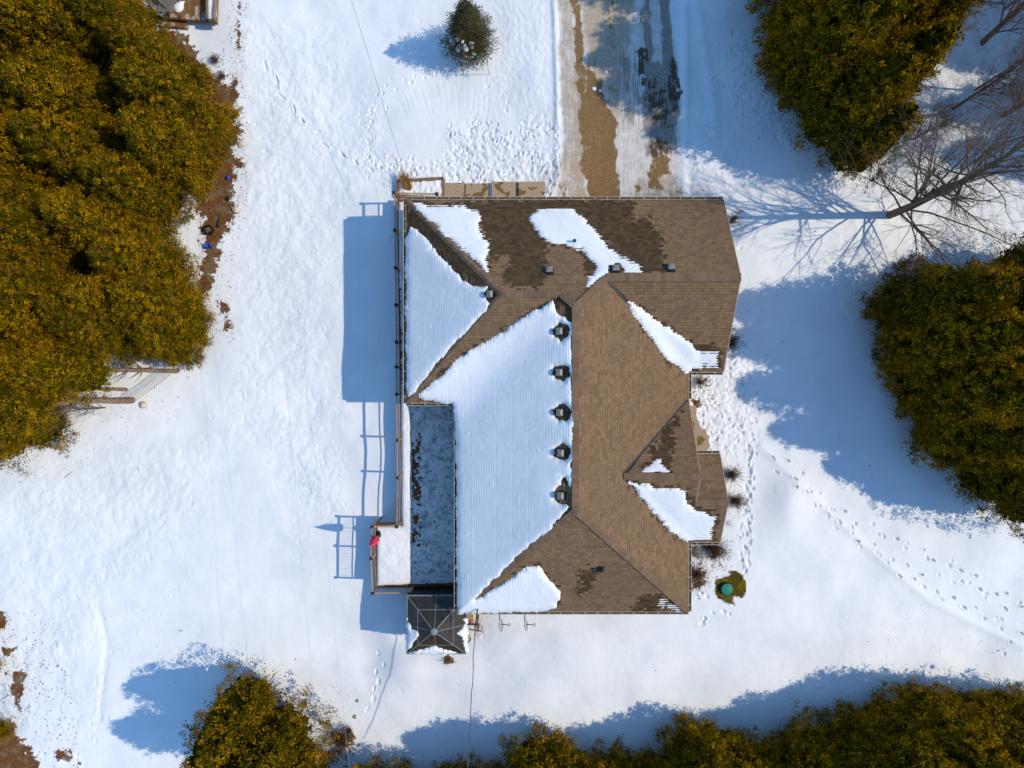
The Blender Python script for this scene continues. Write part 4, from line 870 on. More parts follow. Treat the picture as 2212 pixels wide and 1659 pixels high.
pf = GP(*r7((1345, 965))[0]); o = empty('planter_pot', pf, label='round clay pot half buried in snow beside the gazebo', cat='pot'); m = MB(); m.lathe((0, 0, 0), [(.12, -.05), (.17, .25), (.19, .3), (.19, .34), (.16, .34), (.15, .28), (.02, .27)], 18); m.build('pot', M['stone_pale'], o)

# ------------------------------------------------------------------ wires
def wire(pts, r_, mat, label, sag=0., group=None, wiggle=0.):
    A, B = Vector(pts[0]), Vector(pts[1]); m = MB(); q = []
    n = 40 if not wiggle else 90
    for i in range(n + 1): t = i / n; p = A.lerp(B, t); p.z -= sag * 4 * t * (1 - t); p.x += wiggle * math.sin(t * 60) * .5 + wiggle * math.sin(t * 23 + 1); q.append(p - A)
    m.tube(q, r_, 5); o = m.build('power_line', M[mat], None, True); o.location = A; tag(o, label, 'cable', group)
def P3(px, py, z): return (*P(px, py, z), z)
wire((P3(523, -120, 7.4), P3(694, 1740, 7.4)), .0042, 'wire_light', 'thin pale overhead wire, the left of the parallel pair crossing the snowy field', .5)
wire((P3(541, -120, 7.4), P3(763, 1740, 7.4)), .0042, 'wire_light', 'thin pale overhead wire, the right of the parallel pair crossing the snowy field', .5)
wire((P3(722, -120, 5.4), (*P(877, 388, 3.6), 3.6)), .008, 'wire', 'thin overhead wire running down to the planter at the northwest corner', .25)
wire((tuple(mast), P3(1004, 1760, 6.2)), .02, 'wire', 'dark twisted service cable running south from the roof corner mast', .5, None, .018)

# ------------------------------------------------------------------ walkway slabs, porch slab, planter
def slab(px0, py0, px1, py1, label, h=.12, wetv=0.):
    a = G(px0, py1); b = G(px1, py0); z = max(gz(*a[:2]), gz(*b[:2]), gz((a[0] + b[0]) / 2, (a[1] + b[1]) / 2)) + .04
    n = 14; v = []; xs = np.linspace(a[0], b[0], n); ys = np.linspace(a[1], b[1], n); m = MB(); m.box(((a[0] + b[0]) / 2, (a[1] + b[1]) / 2, z - h / 2), (b[0] - a[0], b[1] - a[1], h))
    m.r = [wetv] * 8; o = np_mesh('walkway_slab', m.v, m.f, M['concrete'], None, False, attrs={'wetc': m.r}); tag(o, label, 'concrete slab', 'slabs of the front walkway'); bv = o.modifiers.new('bevel', 'BEVEL'); bv.width = .012; bv.segments = 2
    return o
slab(961, 396, 1005.5, 436, 'dry tan concrete slab with one damp blotch, nearest the timber planter'); slab(1006.2, 396, 1056, 436, 'damp brown concrete slab just left of the gap in the walkway', wetv=.12)
slab(1062, 392, 1119.5, 436, 'dry tan concrete slab just right of the gap in the walkway'); slab(1120.2, 392, 1178, 436, 'damp brown concrete slab at the driveway end of the walkway', wetv=.10)
gp_ = [G(a, b) for a, b in r4((1440, 1080), (1545, 1060), (1555, 1200), (1600, 1310), (1650, 1320), (1700, 1500), (1660, 1560), (1500, 1580), (1300, 1560))]
m = MB(); zz = max(gz(p[0], p[1]) for p in gp_) + .03; m.prism([(p[0], p[1]) for p in gp_], zz - .15, zz); m.r = [0] * len(m.v); o = np_mesh('porch_slab', m.v, m.f, M['concrete'], None, False, attrs={'wetc': [.0] * len(m.v)}); tag(o, 'pale tan concrete porch slab melted clear of snow at the front door', 'porch slab')
pl = empty('timber_planter', GP(912, 408), label='rectangular timber planter box full of snow at the northwest deck corner', cat='planter'); O = pl.location.copy()
c4p = [GP(*p) for p in rP((480, 400), (1690, 310), (1710, 860), (480, 800))]; zt = max(p.z for p in c4p) + .12; m = MB()
for a, b in zip(c4p, c4p[1:] + c4p[:1]): m.bar((a.x, a.y, zt - .1), (b.x, b.y, zt - .1), .14, .22)
m.build('timber_frame', M['wood_grey'], pl, off=O)
pp = [(p.x, p.y) for p in c4p]; o = snow_field('planter_snow', -6.3, -3, 8.6, 11, .04, lambda X, Y: zt - .13 + 0 * X, lambda X, Y: np.where(sdf(X, Y, pp) > .08, .09 + .05 * vn(X, Y, .35, 95) + .035 * vn(X, Y, .15, 96), -1), pl); o.data.transform(Matrix.Translation(-O))
def tuft(name, base, n, L, spread, mat, label, cat, lean=(0, 0), r_=.006, group=None, up=1.):
    o = empty(name, base, label=label, cat=cat, group=group); m = MB()
    for _ in range(n):
        a = rnd.uniform(0, 6.28); s = abs(rnd.gauss(0, spread)); l = L * rnd.uniform(.5, 1.1); bx, by = rnd.gauss(0, .05), rnd.gauss(0, .05)
        q = [(bx, by, -.05), (bx + math.cos(a) * s * l * .4 + lean[0] * l * .5, by + math.sin(a) * s * l * .4 + lean[1] * l * .5, l * .6 * up), (bx + math.cos(a) * s * l + lean[0] * l * 1.2, by + math.sin(a) * s * l + lean[1] * l * 1.2, l * .8 * up)]
        m.tube(q, [r_, r_ * .8, r_ * .4], 3, False)
    m.build('stems', M[mat], o); return o
tuft('ornamental_grass', GP(*rP((790, 640))[0], .12), 420, 1.0, .32, 'straw', 'bundle of dry straw coloured ornamental grass leaning in the timber planter', 'grass clump', (-.28, .62), .009, up=.55)
tuft('grass_tuft', GP(*r7((1080, 1270))[0]), 70, .5, .6, 'straw', 'small dry brown grass tuft poking from the snow south of the gazebo', 'grass tuft', (0, 0), .006)
# dark leaves in the planter etc
def shrub(base, n, L, label, cat='shrub', spread=.7, mat='shrubtwig', r_=.009, leaves=0, group=None, lean=(0, 0), up=1.):
    o = empty('bare_shrub', base, label=label, cat=cat, group=group); m = MB()
    for _ in range(n):
        a = rnd.uniform(0, 6.28); s = rnd.uniform(.1, 1) * spread; l = L * rnd.uniform(.6, 1.1); d = Vector((math.cos(a) * s + lean[0], math.sin(a) * s + lean[1], up)).normalized(); p = Vector((rnd.gauss(0, .05), rnd.gauss(0, .05), -.05)); q = [p.copy()]
        for k in range(4): d = (d + Vector((rnd.gauss(0, .16), rnd.gauss(0, .16), rnd.gauss(0, .1)))).normalized(); p = p + d * l / 4; q.append(p.copy())
        m.tube(q, [r_, r_ * .8, r_ * .6, r_ * .5, r_ * .3], 3, False)
        for _k in range(4):
            b = q[rnd.choice((2, 3, 4))]; e = b + (d + Vector((rnd.gauss(0, .6), rnd.gauss(0, .6), rnd.gauss(0, .3)))).normalized() * l * .25; m.tube([b, e], [r_ * .5, r_ * .3], 3, False)
            if leaves and rnd.random() < leaves:
                u = Vector((rnd.gauss(0, 1), rnd.gauss(0, 1), rnd.gauss(0, .5))).normalized() * .024; w2 = Vector((-u.y, u.x, rnd.gauss(0, .02))); m.poly([e - u, e + w2 * .6, e + u, e - w2 * .6])
    m.build('twigs', M[mat], o); return o
shrub(GP(1578, 1024), 130, .85, 'bare twiggy shrub by the porch gable, the upper of the pair', leaves=.7, r_=.010)
shrub(GP(1583, 1080), 150, .85, 'olive brown twiggy shrub by the porch gable, the lower of the pair', leaves=.5, r_=.010)
shrub(GP(1532, 1180), 190, 1.1, 'wide bare brown shrub below the porch gutter beside the rock', leaves=.5, spread=.9, r_=.010, lean=(.3, -.2))
shrub(GP(1500, 1236), 150, .8, 'tangled rusty shrub against the east wall gutter', leaves=.6, spread=1.0, up=.6)
shrub(GP(1500, 1262), 30, 1.0, 'thin sprawling bare twigs on snow near the southeast roof corner', spread=1.1, r_=.006, up=.4)
shrub(GP(1578, 740), 120, .9, 'dark leafy shrub tight against the garage gable wall', leaves=.9, spread=.6)
shrub(GP(1578, 480), 50, 1.2, 'small dark shrub peeking past the upper edge of the garage gable', leaves=.9, spread=.4)
shrub(GP(1512, 825), 70, .6, 'sparse red stemmed shrub in the nook below the garage gutter', leaves=.5, spread=.9)
shrub(GP(1572, 1128), 16, .6, 'few thin bare stems in snow right of the porch roof', spread=1., r_=.005)
shrub(GP(741, 1590), 150, 1.3, 'dense bare brown bush right of the lone gold cedar at the bottom', leaves=.2, spread=.9, r_=.009); shrub(GP(757, 1575), 90, .8, 'dark reddish leafy bush tip beside the bare brown bush', leaves=.9, spread=.8)
for k, q in enumerate((r8((1110, 520)),)):
    c = GP(*q[0]); v, f = rock((0, 0, .1), (.5, .62, .4), 3, n=7); o = np_mesh('boulder', v, f, M['stone'], None, True); o.location = c; o.rotation_euler = (0, 0, .3); tag(o, 'angular brown boulder beside the wide bare shrub east of the house', 'boulder')
def boulder(p, d, seed, mat, label, rz=0):
    v, f = rock((0, 0, d[2] * .18), d, seed, n=8); o = np_mesh('boulder', v, f, M[mat], None, True); o.location = GP(*p); o.rotation_euler = (0, 0, rz); tag(o, label, 'boulder', 'stones along the wood edge')
boulder(rF((1540, 628))[0], (.46, .40, .34), 5, 'stone_pale', 'round pale boulder at the snow edge right of the brown leaf bed'); boulder(rN((1100, 780))[0], (.24, .28, .2), 6, 'stone_pale', 'small white stone on the brown leaf bed below the neighbour deck')
boulder(rW((1735, 680))[0], (.40, .38, .34), 7, 'stone_pale', 'pale round boulder in front of the thick leaning cedar trunk'); boulder((521, 313), (.3, .4, .2), 8, 'stone_pale', 'flat tan stone at the right edge of the gold cedars, upper side')
boulder((773, 1512), (.16, .18, .12), 9, 'stone', 'tiny tan stone in open snow, upper one right of the gold cedar'); boulder((768, 1546), (.2, .22, .14), 10, 'stone', 'tiny tan stone in open snow, lower one right of the gold cedar'); boulder((500, 705), (.3, .3, .18), 12, 'stone', 'small brown stone under the cedar edge above the hammock')
boulder(rF((1500, 800))[0], (.2, .22, .16), 13, 'stone_pale', 'small tan stone just below the round pale boulder'); boulder(rN((1590, 1330))[0], (.5, .4, .3), 14, 'stone_pale', 'pale rock half under the cedar skirts near the two small dead shrubs')
boulder(rD((665, 725))[0], (.26, .22, .12), 15, 'snow_ground', 'lump of white ice on the driveway gravel'); boulder(rD((760, 590))[0], (.2, .2, .14), 16, 'snow_ground', 'lump of white ice on slush mid driveway'); boulder(rD((712, 740))[0], (.16, .16, .1), 17, 'snow_ground', 'smallest lump of white ice on the driveway gravel')
shrub(GP(*rN((1680, 1110))[0]), 70, .45, 'small dead brown shrub on snow left of the dirt strip, the upper one', leaves=.8, spread=1.); shrub(GP(*rN((1810, 1400))[0]), 60, .42, 'small dead brown shrub on snow left of the dirt strip, the lower one', leaves=.8, spread=1.)
# septic lid and mossy ring
def mossr(X, Y): return {'tone': .5 + .5 * vn(X, Y, .3, 101), 'dead': .5 + .5 * vn(X, Y, .15, 102), 'rnd': .5 + .5 * vn(X, Y, .08, 103)}
moss_poly = r8((1350, 930), (1440, 890), (1540, 870), (1570, 830), (1545, 780), (1620, 790), (1700, 850), (1760, 940), (1760, 1060), (1700, 1140), (1660, 1110), (1600, 1110), (1570, 1150), (1590, 1230), (1530, 1210), (1400, 1140), (1360, 1050), (1380, 980))
o = ground_sheet('moss_patch', moss_poly, M['moss'], mossr, .05, .06, 'stuff'); o['label'] = 'olive moss and grass patch melted round the green lid'
gp = gpoly(moss_poly); N_ = 2600; mx = nr.uniform(min(p[0] for p in gp), max(p[0] for p in gp), N_); my = nr.uniform(min(p[1] for p in gp), max(p[1] for p in gp), N_); kp = sdf(mx, my, gp) > -.06; mx, my = mx[kp], my[kp]; zz_ = np.array([gz(a, b) for a, b in zip(mx, my)]) + .03
aa = nr.rand(len(mx)) * 6.28; cxx, syy = np.cos(aa) * .05, np.sin(aa) * .05; Vt = np.stack([np.stack([mx - syy * .3, my + cxx * .3, zz_], 1), np.stack([mx + syy * .3, my - cxx * .3, zz_], 1), np.stack([mx + cxx * 1.3, my + syy * 1.3, zz_ + .02 + .06 * nr.rand(len(mx))], 1)], 1).reshape(-1, 3)
tf = np_mesh('grass', Vt, np.arange(len(Vt)).reshape(-1, 3), M['moss'], None, False, attrs={'tone': np.repeat(nr.rand(len(mx)), 3), 'dead': np.repeat(nr.rand(len(mx)), 3), 'rnd': np.repeat(nr.rand(len(mx)), 3)}); tag(tf, 'short olive grass round the green lid', kind='stuff')
c = GP(*r8((1490, 1015))[0]); o = empty('septic_lid', c, label='round bright green plastic tank lid on a black riser in mossy ground', cat='tank lid')
m = MB(); m.lathe((0, 0, 0), [(.33, -.2), (.33, .22), (.3, .23)], 28); m.build('riser', M['black'], o, True); m = MB(); m.lathe((-.0, 0, .2), [(.30, 0), (.305, .05), (.285, .075), (.26, .08), (.05, .10), (.01, .105)], 32)
for k in range(8): a = k * .785; m.box((.275 * math.cos(a), .275 * math.sin(a), .27), (.04, .03, .03), rz=a)
m.build('lid', M['green'], o, True)
# blue tub, black pot ring, hose, pole by spruce
c = GP(*rF((1170, 1115))[0]); o = empty('blue_bucket', c, label='blue plastic bucket on brown ground at the wood edge', cat='bucket'); m = MB(); m.lathe((0, 0, 0), [(.12, -.02), (.15, .28), (.165, .3), (.16, .32), (.14, .3), (.11, .1), (.01, .09)], 20); m.build('pail', M['blue'], o, True); m = MB(); m.tube([(.16 * math.cos(t / 8 * 3.14), .16 * math.sin(t / 8 * 3.14) * .6, .31) for t in range(9)], .006, 5); m.build('handle', M['metal_grey'], o)
c = GP(*rF((1165, 900))[0]); o = empty('fire_ring', c, label='black round iron fire ring with charred wood at the wood edge', cat='fire ring'); m = MB(); m.lathe((0, 0, 0), [(.27, 0), (.28, .2), (.25, .2), (.24, .02), (.01, .015)], 22); m.build('ring', M['metal_dark'], o); m = MB()
for k in range(5): a = rnd.uniform(0, 3.1); m.bar((-.18 * math.cos(a), -.18 * math.sin(a), .06 + .03 * k), (.18 * math.cos(a), .18 * math.sin(a), .08 + .03 * k), .06)
m.build('charred_wood', M['bark_dark'], o)
c = GP(*rF((1290, 860))[0]); o = MB().tube([(0, 0, .05), (.03, .2, .1), (.05, .4, .07), (.09, .62, .05), (.12, .8, .02)], [.07, .05, .04, .03, .015], 6).build('charred_log', M['black'], None, True); o.location = c; tag(o, 'thin black charred branch lying beside the iron fire ring', 'log')
c = GP(*rF((1425, 475))[0]); o = MB().lathe((0, 0, 0), [(.1, 0), (.13, .1), (.05, .14)], 10).build('plant_pot', M['black'], None, True); o.location = c; tag(o, 'small black plant pot on the brown leaf bed above the boulder', 'pot')
c = GP(*rF((1425, 190))[0]); o = MB().lathe((0, 0, 0), [(.1, 0), (.12, .12), (.03, .15)], 12).build('blue_ball', M['blue'], None, True); o.location = c; tag(o, 'small dark blue object half hidden at the cedar edge', 'toy')
c = GP(*rS((1618, 1003))[0]); o = empty('shepherd_hook', c, label='thin black shepherd hook pole standing in snow below the spruce', cat='pole'); m = MB(); m.tube([(0, 0, -.1), (0, 0, 1.75), (-.02, .06, 1.95), (-.08, .05, 2.1), (-.2, 0, 2.05), (-.22, -.02, 1.9)], .012, 6); m.build('rod', M['black'], o); m = MB(); m.lathe((0, .02, 1.3), [(.02, 0), (.04, .1), (.02, .2)], 8); m.build('finial', M['black'], o)
for (p, L, a, lab) in (((148, 1026), .62, .7, 'single brown stick lying in open snow below the left woods'), ((300, 1262 - 320 + 70), .25, -1.2, 'short brown twig lying in snow below the leaning trunks'), ((392, 1362), .22, .1, 'small dark twig standing in open snow left of the gazebo')):
    c = GP(*p); o = MB().tube([(-L / 2 * math.cos(a), -L / 2 * math.sin(a), .02), (0, .02, .04), (L / 2 * math.cos(a), L / 2 * math.sin(a), .03)], [.012, .014, .006], 5).build('fallen_stick', M['twig'], None, True); o.location = c; tag(o, lab, 'stick')
# drift of tiny leaves and twigs on the snow
lb = MB()
def scatter(pts, n, s=.03):
    gp = gpoly(pts); xs = [p[0] for p in gp]; ys = [p[1] for p in gp]; k = 0
    while k < n:
        x, y = rnd.uniform(min(xs), max(xs)), rnd.uniform(min(ys), max(ys))
        if sdf(np.array([x]), np.array([y]), gp)[0] < 0: k += .3; continue
        k += 1; a = rnd.uniform(0, 6.28); u = s * rnd.uniform(.5, 1.8); w2 = u * rnd.uniform(.2, .6); z = gz(x, y) + .015; c_, s_ = math.cos(a), math.sin(a)
        lb.poly([(x - c_ * u, y - s_ * u, z), (x + s_ * w2, y - c_ * w2, z + .01), (x + c_ * u, y + s_ * u, z + .02), (x - s_ * w2, y + c_ * w2, z + .01)])
scatter([(345, 60), (450, 150), (515, 160), (520, 300), (505, 470), (450, 640), (420, 640), (430, 430)], 900, .05)
scatter([(0, 1310), (120, 1330), (160, 1500), (180, 1659), (0, 1659)], 420, .035); scatter([(500, 0), (535, 0), (540, 200), (535, 460), (500, 600), (500, 740), (440, 760), (430, 450), (500, 300), (460, 150)], 900, .03)
scatter([(1490, 1150), (1580, 1165), (1580, 1240), (1500, 1300)], 260, .03); scatter([(1490, 800), (1545, 810), (1540, 880), (1500, 870)], 120, .03); scatter([(570, 1395), (760, 1500), (790, 1620), (700, 1659), (600, 1500)], 120, .03); scatter([(0, 900), (330, 820), (420, 790), (400, 900), (200, 1000), (0, 1060)], 200, .03)
scatter([(200, 1380), (1000, 1380), (1000, 1480), (200, 1500)], 25, .03); scatter([(1850, 1380), (2212, 1380), (2212, 1480), (1700, 1480)], 60, .03); scatter([(1475, 0), (1700, 0), (1850, 600), (1900, 1100), (1620, 700), (1500, 350)], 50, .03)
o = lb.build('leaf_litter', M['litter']); tag(o, 'scattered dead leaves and twigs on the snow', kind='stuff')

# ------------------------------------------------------------------ neighbour's deck at the top left
nd = empty('neighbour_deck', GP(410, 20), label='brown plank deck with a white snowy planter rail at the top left corner', cat='deck'); O = nd.location.copy(); zf = O.z + .55
a, b, c, d = [P(*p, zf) for p in rN((520, -500), (1690, -500), (1660, 380), (520, 300))]
MB().prism([a, b, c, d], zf - .05, zf).build('deck_floor', M['boards_n'], nd, off=O); m = MB()
for p, q in ((a, b), (b, c), (c, d), (d, a)): m.bar((*p, zf - .15), (*q, zf - .15), .05, .2)
m.build('rim_joist', M['wood'], nd, off=O)
m = MB(); q1, q2 = P(*rN((1545, -500))[0], zf + .4), P(*rN((1535, 360))[0], zf + .4); q3, q4 = P(*rN((1695, -500))[0], zf + .4), P(*rN((1665, 380))[0], zf + .4); m.bar((*q1, zf + .4), (*q2, zf + .4), .05, .5); m.bar((*q3, zf + .4), (*q4, zf + .4), .07, .5); m.bar((*q2, zf + .3), (*q4, zf + .3), .05, .5); m.build('planter_rail', M['wood_grey'], nd, off=O)
pp = [q1, q2, q4, q3]; xs = [p[0] for p in pp]; ys = [p[1] for p in pp]; o = snow_field('planter_snow', min(xs), max(xs), min(ys), max(ys), .05, lambda X, Y: zf + .42 + 0 * X, lambda X, Y: np.where(sdf(X, Y, pp) > 0, .08 + .05 * vn(X, Y, .3, 111), -1), nd); o.data.transform(Matrix.Translation(-O))
pp2 = [P(*p, zf) for p in rN((900, 120), (1000, 20), (1110, 20), (1090, 130), (1050, 230), (960, 210), (880, 130))]; xs = [p[0] for p in pp2]; ys = [p[1] for p in pp2]
o = snow_field('snow_heap', min(xs) - .1, max(xs) + .1, min(ys) - .1, max(ys) + .1, .04, lambda X, Y: zf + 0 * X, lambda X, Y: (lambda d: np.where(d > 0, .12 * (1 - np.exp(-d / .1)) + .02 * vn(X, Y, .2, 3), -1))(sdf(X, Y, pp2) + .03 * vn(X, Y, .15, 5)), nd); o.data.transform(Matrix.Translation(-O))
zb = zf + .5; A = Vector((*P(*rN((440, -20))[0], zb), zb)); B = Vector((*P(*rN((740, 260))[0], zb), zb)); bn = empty('garden_bench', (A + B) / 2 - Vector((0, 0, .5)), label='long grey slatted bench set diagonally on the corner deck', cat='bench'); O = bn.location.copy(); d_ = (B - A).normalized(); s_ = Vector((-d_.y, d_.x, 0)); m = MB()
for k in range(5): m.bar(A - d_ * .5 + s_ * (k - 2) * .075, B + s_ * (k - 2) * .075, .06, .03)
m.build('seat', M['metal_grey'], bn, off=O); m = MB(); m.bar(A - d_ * .5 + s_ * .27 + Vector((0, 0, .1)), B + s_ * .27 + Vector((0, 0, .1)), .06, .35); m.build('backrest', M['metal_dark'], bn, off=O)
for e in (A, B - d_ * .1): m = MB(); m.bar(e - s_ * .15 - Vector((0, 0, .5)), e - s_ * .15, .05); m.bar(e + s_ * .15 - Vector((0, 0, .5)), e + s_ * .15, .05); m.build('leg', M['metal_dark'], bn, off=O)
zc = zf + .7; cc = Vector((*P(*rN((790, 60))[0], zc), zc)); tb = empty('lattice_table', cc - Vector((0, 0, .7)), label='grey lattice topped patio table beside the diagonal bench', cat='table'); m = MB()
for k in range(-4, 5): m.bar((-.35, -.35 + .0, .7) if k == -99 else (k * .1, -.45, .7), (k * .1, .45, .7), .02); m.bar((-.45, k * .1, .712), (.45, k * .1, .712), .02)
m.build('top', M['metal_grey'], tb)
for sx in (-1, 1):
    for sy in (-1, 1): MB().bar((sx * .4, sy * .4, 0), (sx * .4, sy * .4, .69), .035).build('leg', M['metal_dark'], tb)
st_ = [P(*p, zf - .3) for p in rN((655, 340), (1120, 370), (1180, 500), (655, 465))]; o = MB().prism(st_, zf - .42, zf - .36).build('wooden_step', M['boards_n']); tag(o, 'low worn wooden step half under snow below the corner deck', 'step')

# ------------------------------------------------------------------ trees
def cedar_crown(seed, H=8., Rr=1.9, c0=.06, nclump=330, per=30, spray=.105, dead=.0, lump=.36):
    r = np.random.RandomState(seed); V = []; 
    t = r.beta(1.05, 1.35, nclump * 3); keep = r.rand(len(t)) < (.5 + .5 * (1 - t)); t = t[keep][:nclump]; n = len(t)
    a = r.rand(n) * 2 * np.pi
    prof = lambda t: (1 - t) ** .46 * np.minimum(1, (t + .05) / .14) ** .5
    lobe = 1 + lump * vn(np.cos(a) * 2.1 + 5 + seed, np.sin(a) * 2.1 + t * 3.3, 1., seed) + .16 * vn(np.cos(a) * 5 + 5, np.sin(a) * 5 + t * 9, 1., seed + 3)
    rad = Rr * prof(t) * lobe * (r.rand(n) ** .24) * np.where(r.rand(n) < .16, 1.06 + .16 * r.rand(n), 1)
    cz = H * (c0 + (1 - c0) * t) ; cxy = np.stack([np.cos(a) * rad, np.sin(a) * rad], 1)
    out = np.stack([np.cos(a), np.sin(a), np.full(n, .12) + .55 * t], 1); tone = np.clip(.5 + .33 * r.randn(n) + .25 * vn(a * 1.5, t * 5, 1., seed + 9), 0, 1); dd = r.rand(n)
    N = n * per; ci = np.repeat(np.arange(n), per)
    cs = (.075 + .15 * r.rand(n) ** 1.3) * (1.15 - .35 * t)
    offs = r.randn(N, 3) * cs[ci][:, None] * np.array([.75, .75, .6]); C = np.concatenate([cxy, cz[:, None]], 1)[ci] + offs
    nrm = out[ci] * .75 + offs / (cs[ci][:, None] + .01) * .75 + r.randn(N, 3) * .38; nrm /= np.linalg.norm(nrm, axis=1)[:, None]
    d = out[ci] * 1.0 + r.randn(N, 3) * .7 + np.array([0, 0, .25]); d -= nrm * (d * nrm).sum(1)[:, None] * .8; d /= np.linalg.norm(d, axis=1)[:, None]
    u = np.cross(nrm, d); u /= np.linalg.norm(u, axis=1)[:, None] + 1e-9
    L = spray * (.6 + .9 * r.rand(N))[:, None]; Wd = L * (.12 + .15 * r.rand(N))[:, None]; p0 = C - d * L * .5; p1 = C + u * Wd; p2 = C + d * L * .6 + nrm * L * .15; p3 = C - u * Wd
    V = np.stack([p0, p1, p2, p3], 1).reshape(-1, 3); F = np.arange(N * 4).reshape(-1, 4)
    K = int(2600 * (n / 1150) ** .5); tk = r.beta(1.1, 1.4, K); ak = r.rand(K) * 6.283; rk = Rr * prof(tk) * (.15 + .58 * r.rand(K) ** .6); Ck = np.stack([np.cos(ak) * rk, np.sin(ak) * rk, H * (c0 + .03 + (.93 - c0) * tk)], 1)   # dark brown inner sprays, also added to block light and darken crown gaps
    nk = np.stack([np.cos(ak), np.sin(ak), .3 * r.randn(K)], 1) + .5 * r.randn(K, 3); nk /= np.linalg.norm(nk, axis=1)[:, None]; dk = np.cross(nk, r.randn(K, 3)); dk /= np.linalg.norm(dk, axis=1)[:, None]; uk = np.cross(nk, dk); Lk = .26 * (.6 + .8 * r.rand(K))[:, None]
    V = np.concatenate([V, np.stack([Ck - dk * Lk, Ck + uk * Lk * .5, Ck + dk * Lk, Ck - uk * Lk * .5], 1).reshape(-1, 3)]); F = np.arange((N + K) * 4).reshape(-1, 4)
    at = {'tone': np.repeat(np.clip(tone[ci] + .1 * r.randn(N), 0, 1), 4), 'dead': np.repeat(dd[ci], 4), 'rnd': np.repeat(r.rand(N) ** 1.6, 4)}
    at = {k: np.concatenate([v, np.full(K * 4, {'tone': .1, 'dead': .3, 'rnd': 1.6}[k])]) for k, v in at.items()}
    return V, F, at
def trunk_mesh(seed, H=8., r0=.16, nl=26, c0=.1, Rr=1.6, lean=0.):
    rr = random.Random(seed); m = MB(); pts = [(0, 0, -.3)]; p = Vector((0, 0, 0)); 
    for k in range(1, 9): p = Vector((p.x + rr.gauss(0, .05), p.y + rr.gauss(0, .05), H * .80 * k / 8)); pts.append(tuple(p))
    m.tube(pts, [r0 * 1.15] + [r0 * (1 - k / 9) + .012 for k in range(1, 9)], 8)
    for k in range(nl):
        t = c0 + (.80 - c0) * rr.random(); i = min(int(t * 10), 7); b = Vector(pts[i]).lerp(Vector(pts[i + 1]), .5); a = rr.uniform(0, 6.28); L = Rr * (1 - t) ** .6 * rr.uniform(.6, 1.0)
        q = [b]; d = Vector((math.cos(a), math.sin(a), .25))
        for s in range(4): d = (d + Vector((rr.gauss(0, .2), rr.gauss(0, .2), .16))).normalized(); q.append(q[-1] + d * L / 4)
        m.tube(q, [.028, .022, .016, .01, .005], 4, False)
    return m
PROTO = {}
def proto(key, **kw):
    tk = kw.pop('trunk', {}); V, F, at = cedar_crown(**kw); me = np_mesh('crown', V, F, M['cedar'], smoothf=False, attrs=at); tm = trunk_mesh(kw['seed'], kw.get('H', 8.), c0=.16 if key == 'high' else kw.get('c0', .06), Rr=kw.get('Rr', 1.9) * .95, **tk).build('trunk', M['bark'], None, True)
    PROTO[key] = (me.data, tm.data); bpy.data.objects.remove(me); bpy.data.objects.remove(tm)
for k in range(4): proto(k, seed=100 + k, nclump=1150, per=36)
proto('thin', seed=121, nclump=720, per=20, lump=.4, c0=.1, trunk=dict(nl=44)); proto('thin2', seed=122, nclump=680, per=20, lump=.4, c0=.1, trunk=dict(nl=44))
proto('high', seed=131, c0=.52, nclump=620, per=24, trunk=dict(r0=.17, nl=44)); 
def cedar(px, py, h, rr, key, label, group='cedars of the woods', lean=None, cat='tree'):
    x, y, z = G(px, py); o = empty('cedar_tree', (x, y, gz(x, y) if abs(x) < 29 and abs(y) < 22 else z), label=label, cat=cat, group=group); rz = rnd.uniform(0, 6.28); sx = rr / 1.9; sz = h / 8
    for nm, me in (('crown', PROTO[key][0]), ('trunk', PROTO[key][1])):
        c = bpy.data.objects.new(nm, me); COL.objects.link(c); c.parent = o; c.rotation_euler = (0, 0, rz); c.scale = (sx, sx * rnd.uniform(.92, 1.08), sz)
    if lean: o.rotation_euler = (lean[1], lean[0], 0)
    return o
G1 = 'gold green cedars of the left woods'
edge = [((279, 62), 7.5, 2.0, 'cedar whose crown reaches the corner deck, topmost at the woods edge'), ((347, 150), 7.5, 1.9, 'cedar above the brown leaf bed just below the corner deck'), ((415, 212), 7.5, 1.9, 'cedar on the woods edge nearest the long dirt strip'),
        ((441, 290), 8, 1.95, 'cedar bulging furthest right from the left woods'), ((435, 368), 7.5, 1.9, 'cedar just above the round pale boulder'), ((367, 445), 7.5, 1.9, 'cedar left of the iron fire ring'), ((313, 520), 8, 1.9, 'cedar set back behind the snowy notch by the blue bucket'),
        ((369, 596), 7, 1.9, 'cedar just below the blue bucket and its snowy notch'), ((405, 668), 7, 1.9, 'cedar at the lower bulge of the left woods edge'), ((413, 726), 5.5, 1.75, 'lowest cedar of the right bulge, above the hammock')]
for p, h, rr, lab in edge: cedar(*p, h, rr, rnd.randint(0, 3), lab, G1)
for p in ((318, 716), (282, 690), (205, 712), (332, 668)): cedar(*p, 7.2, 1.8, rnd.randint(0, 3), 'olive gold cedar crown inside the dense left woods, one of many alike', G1)
inner = []; yy = -110
while yy < 900:
    xx = -110 + (40 if int(yy / 80) % 2 else 0)
    while xx < 400:
        x2, y2 = xx + rnd.uniform(-22, 22), yy + rnd.uniform(-18, 18)
        lim = float(np.interp(y2, [-110, 40, 120, 220, 330, 400, 500, 560, 640, 720, 760, 830, 900], [190, 180, 250, 330, 350, 320, 215, 230, 300, 290, 120, 10, 0]))
        if x2 < lim: inner.append((x2, y2))
        xx += 82
    yy += 72
for (a, b) in inner: cedar(a, b, rnd.uniform(7.2, 10), rnd.uniform(1.6, 2.1), rnd.randint(0, 3), 'olive gold cedar crown inside the dense left woods, one of many alike', G1)
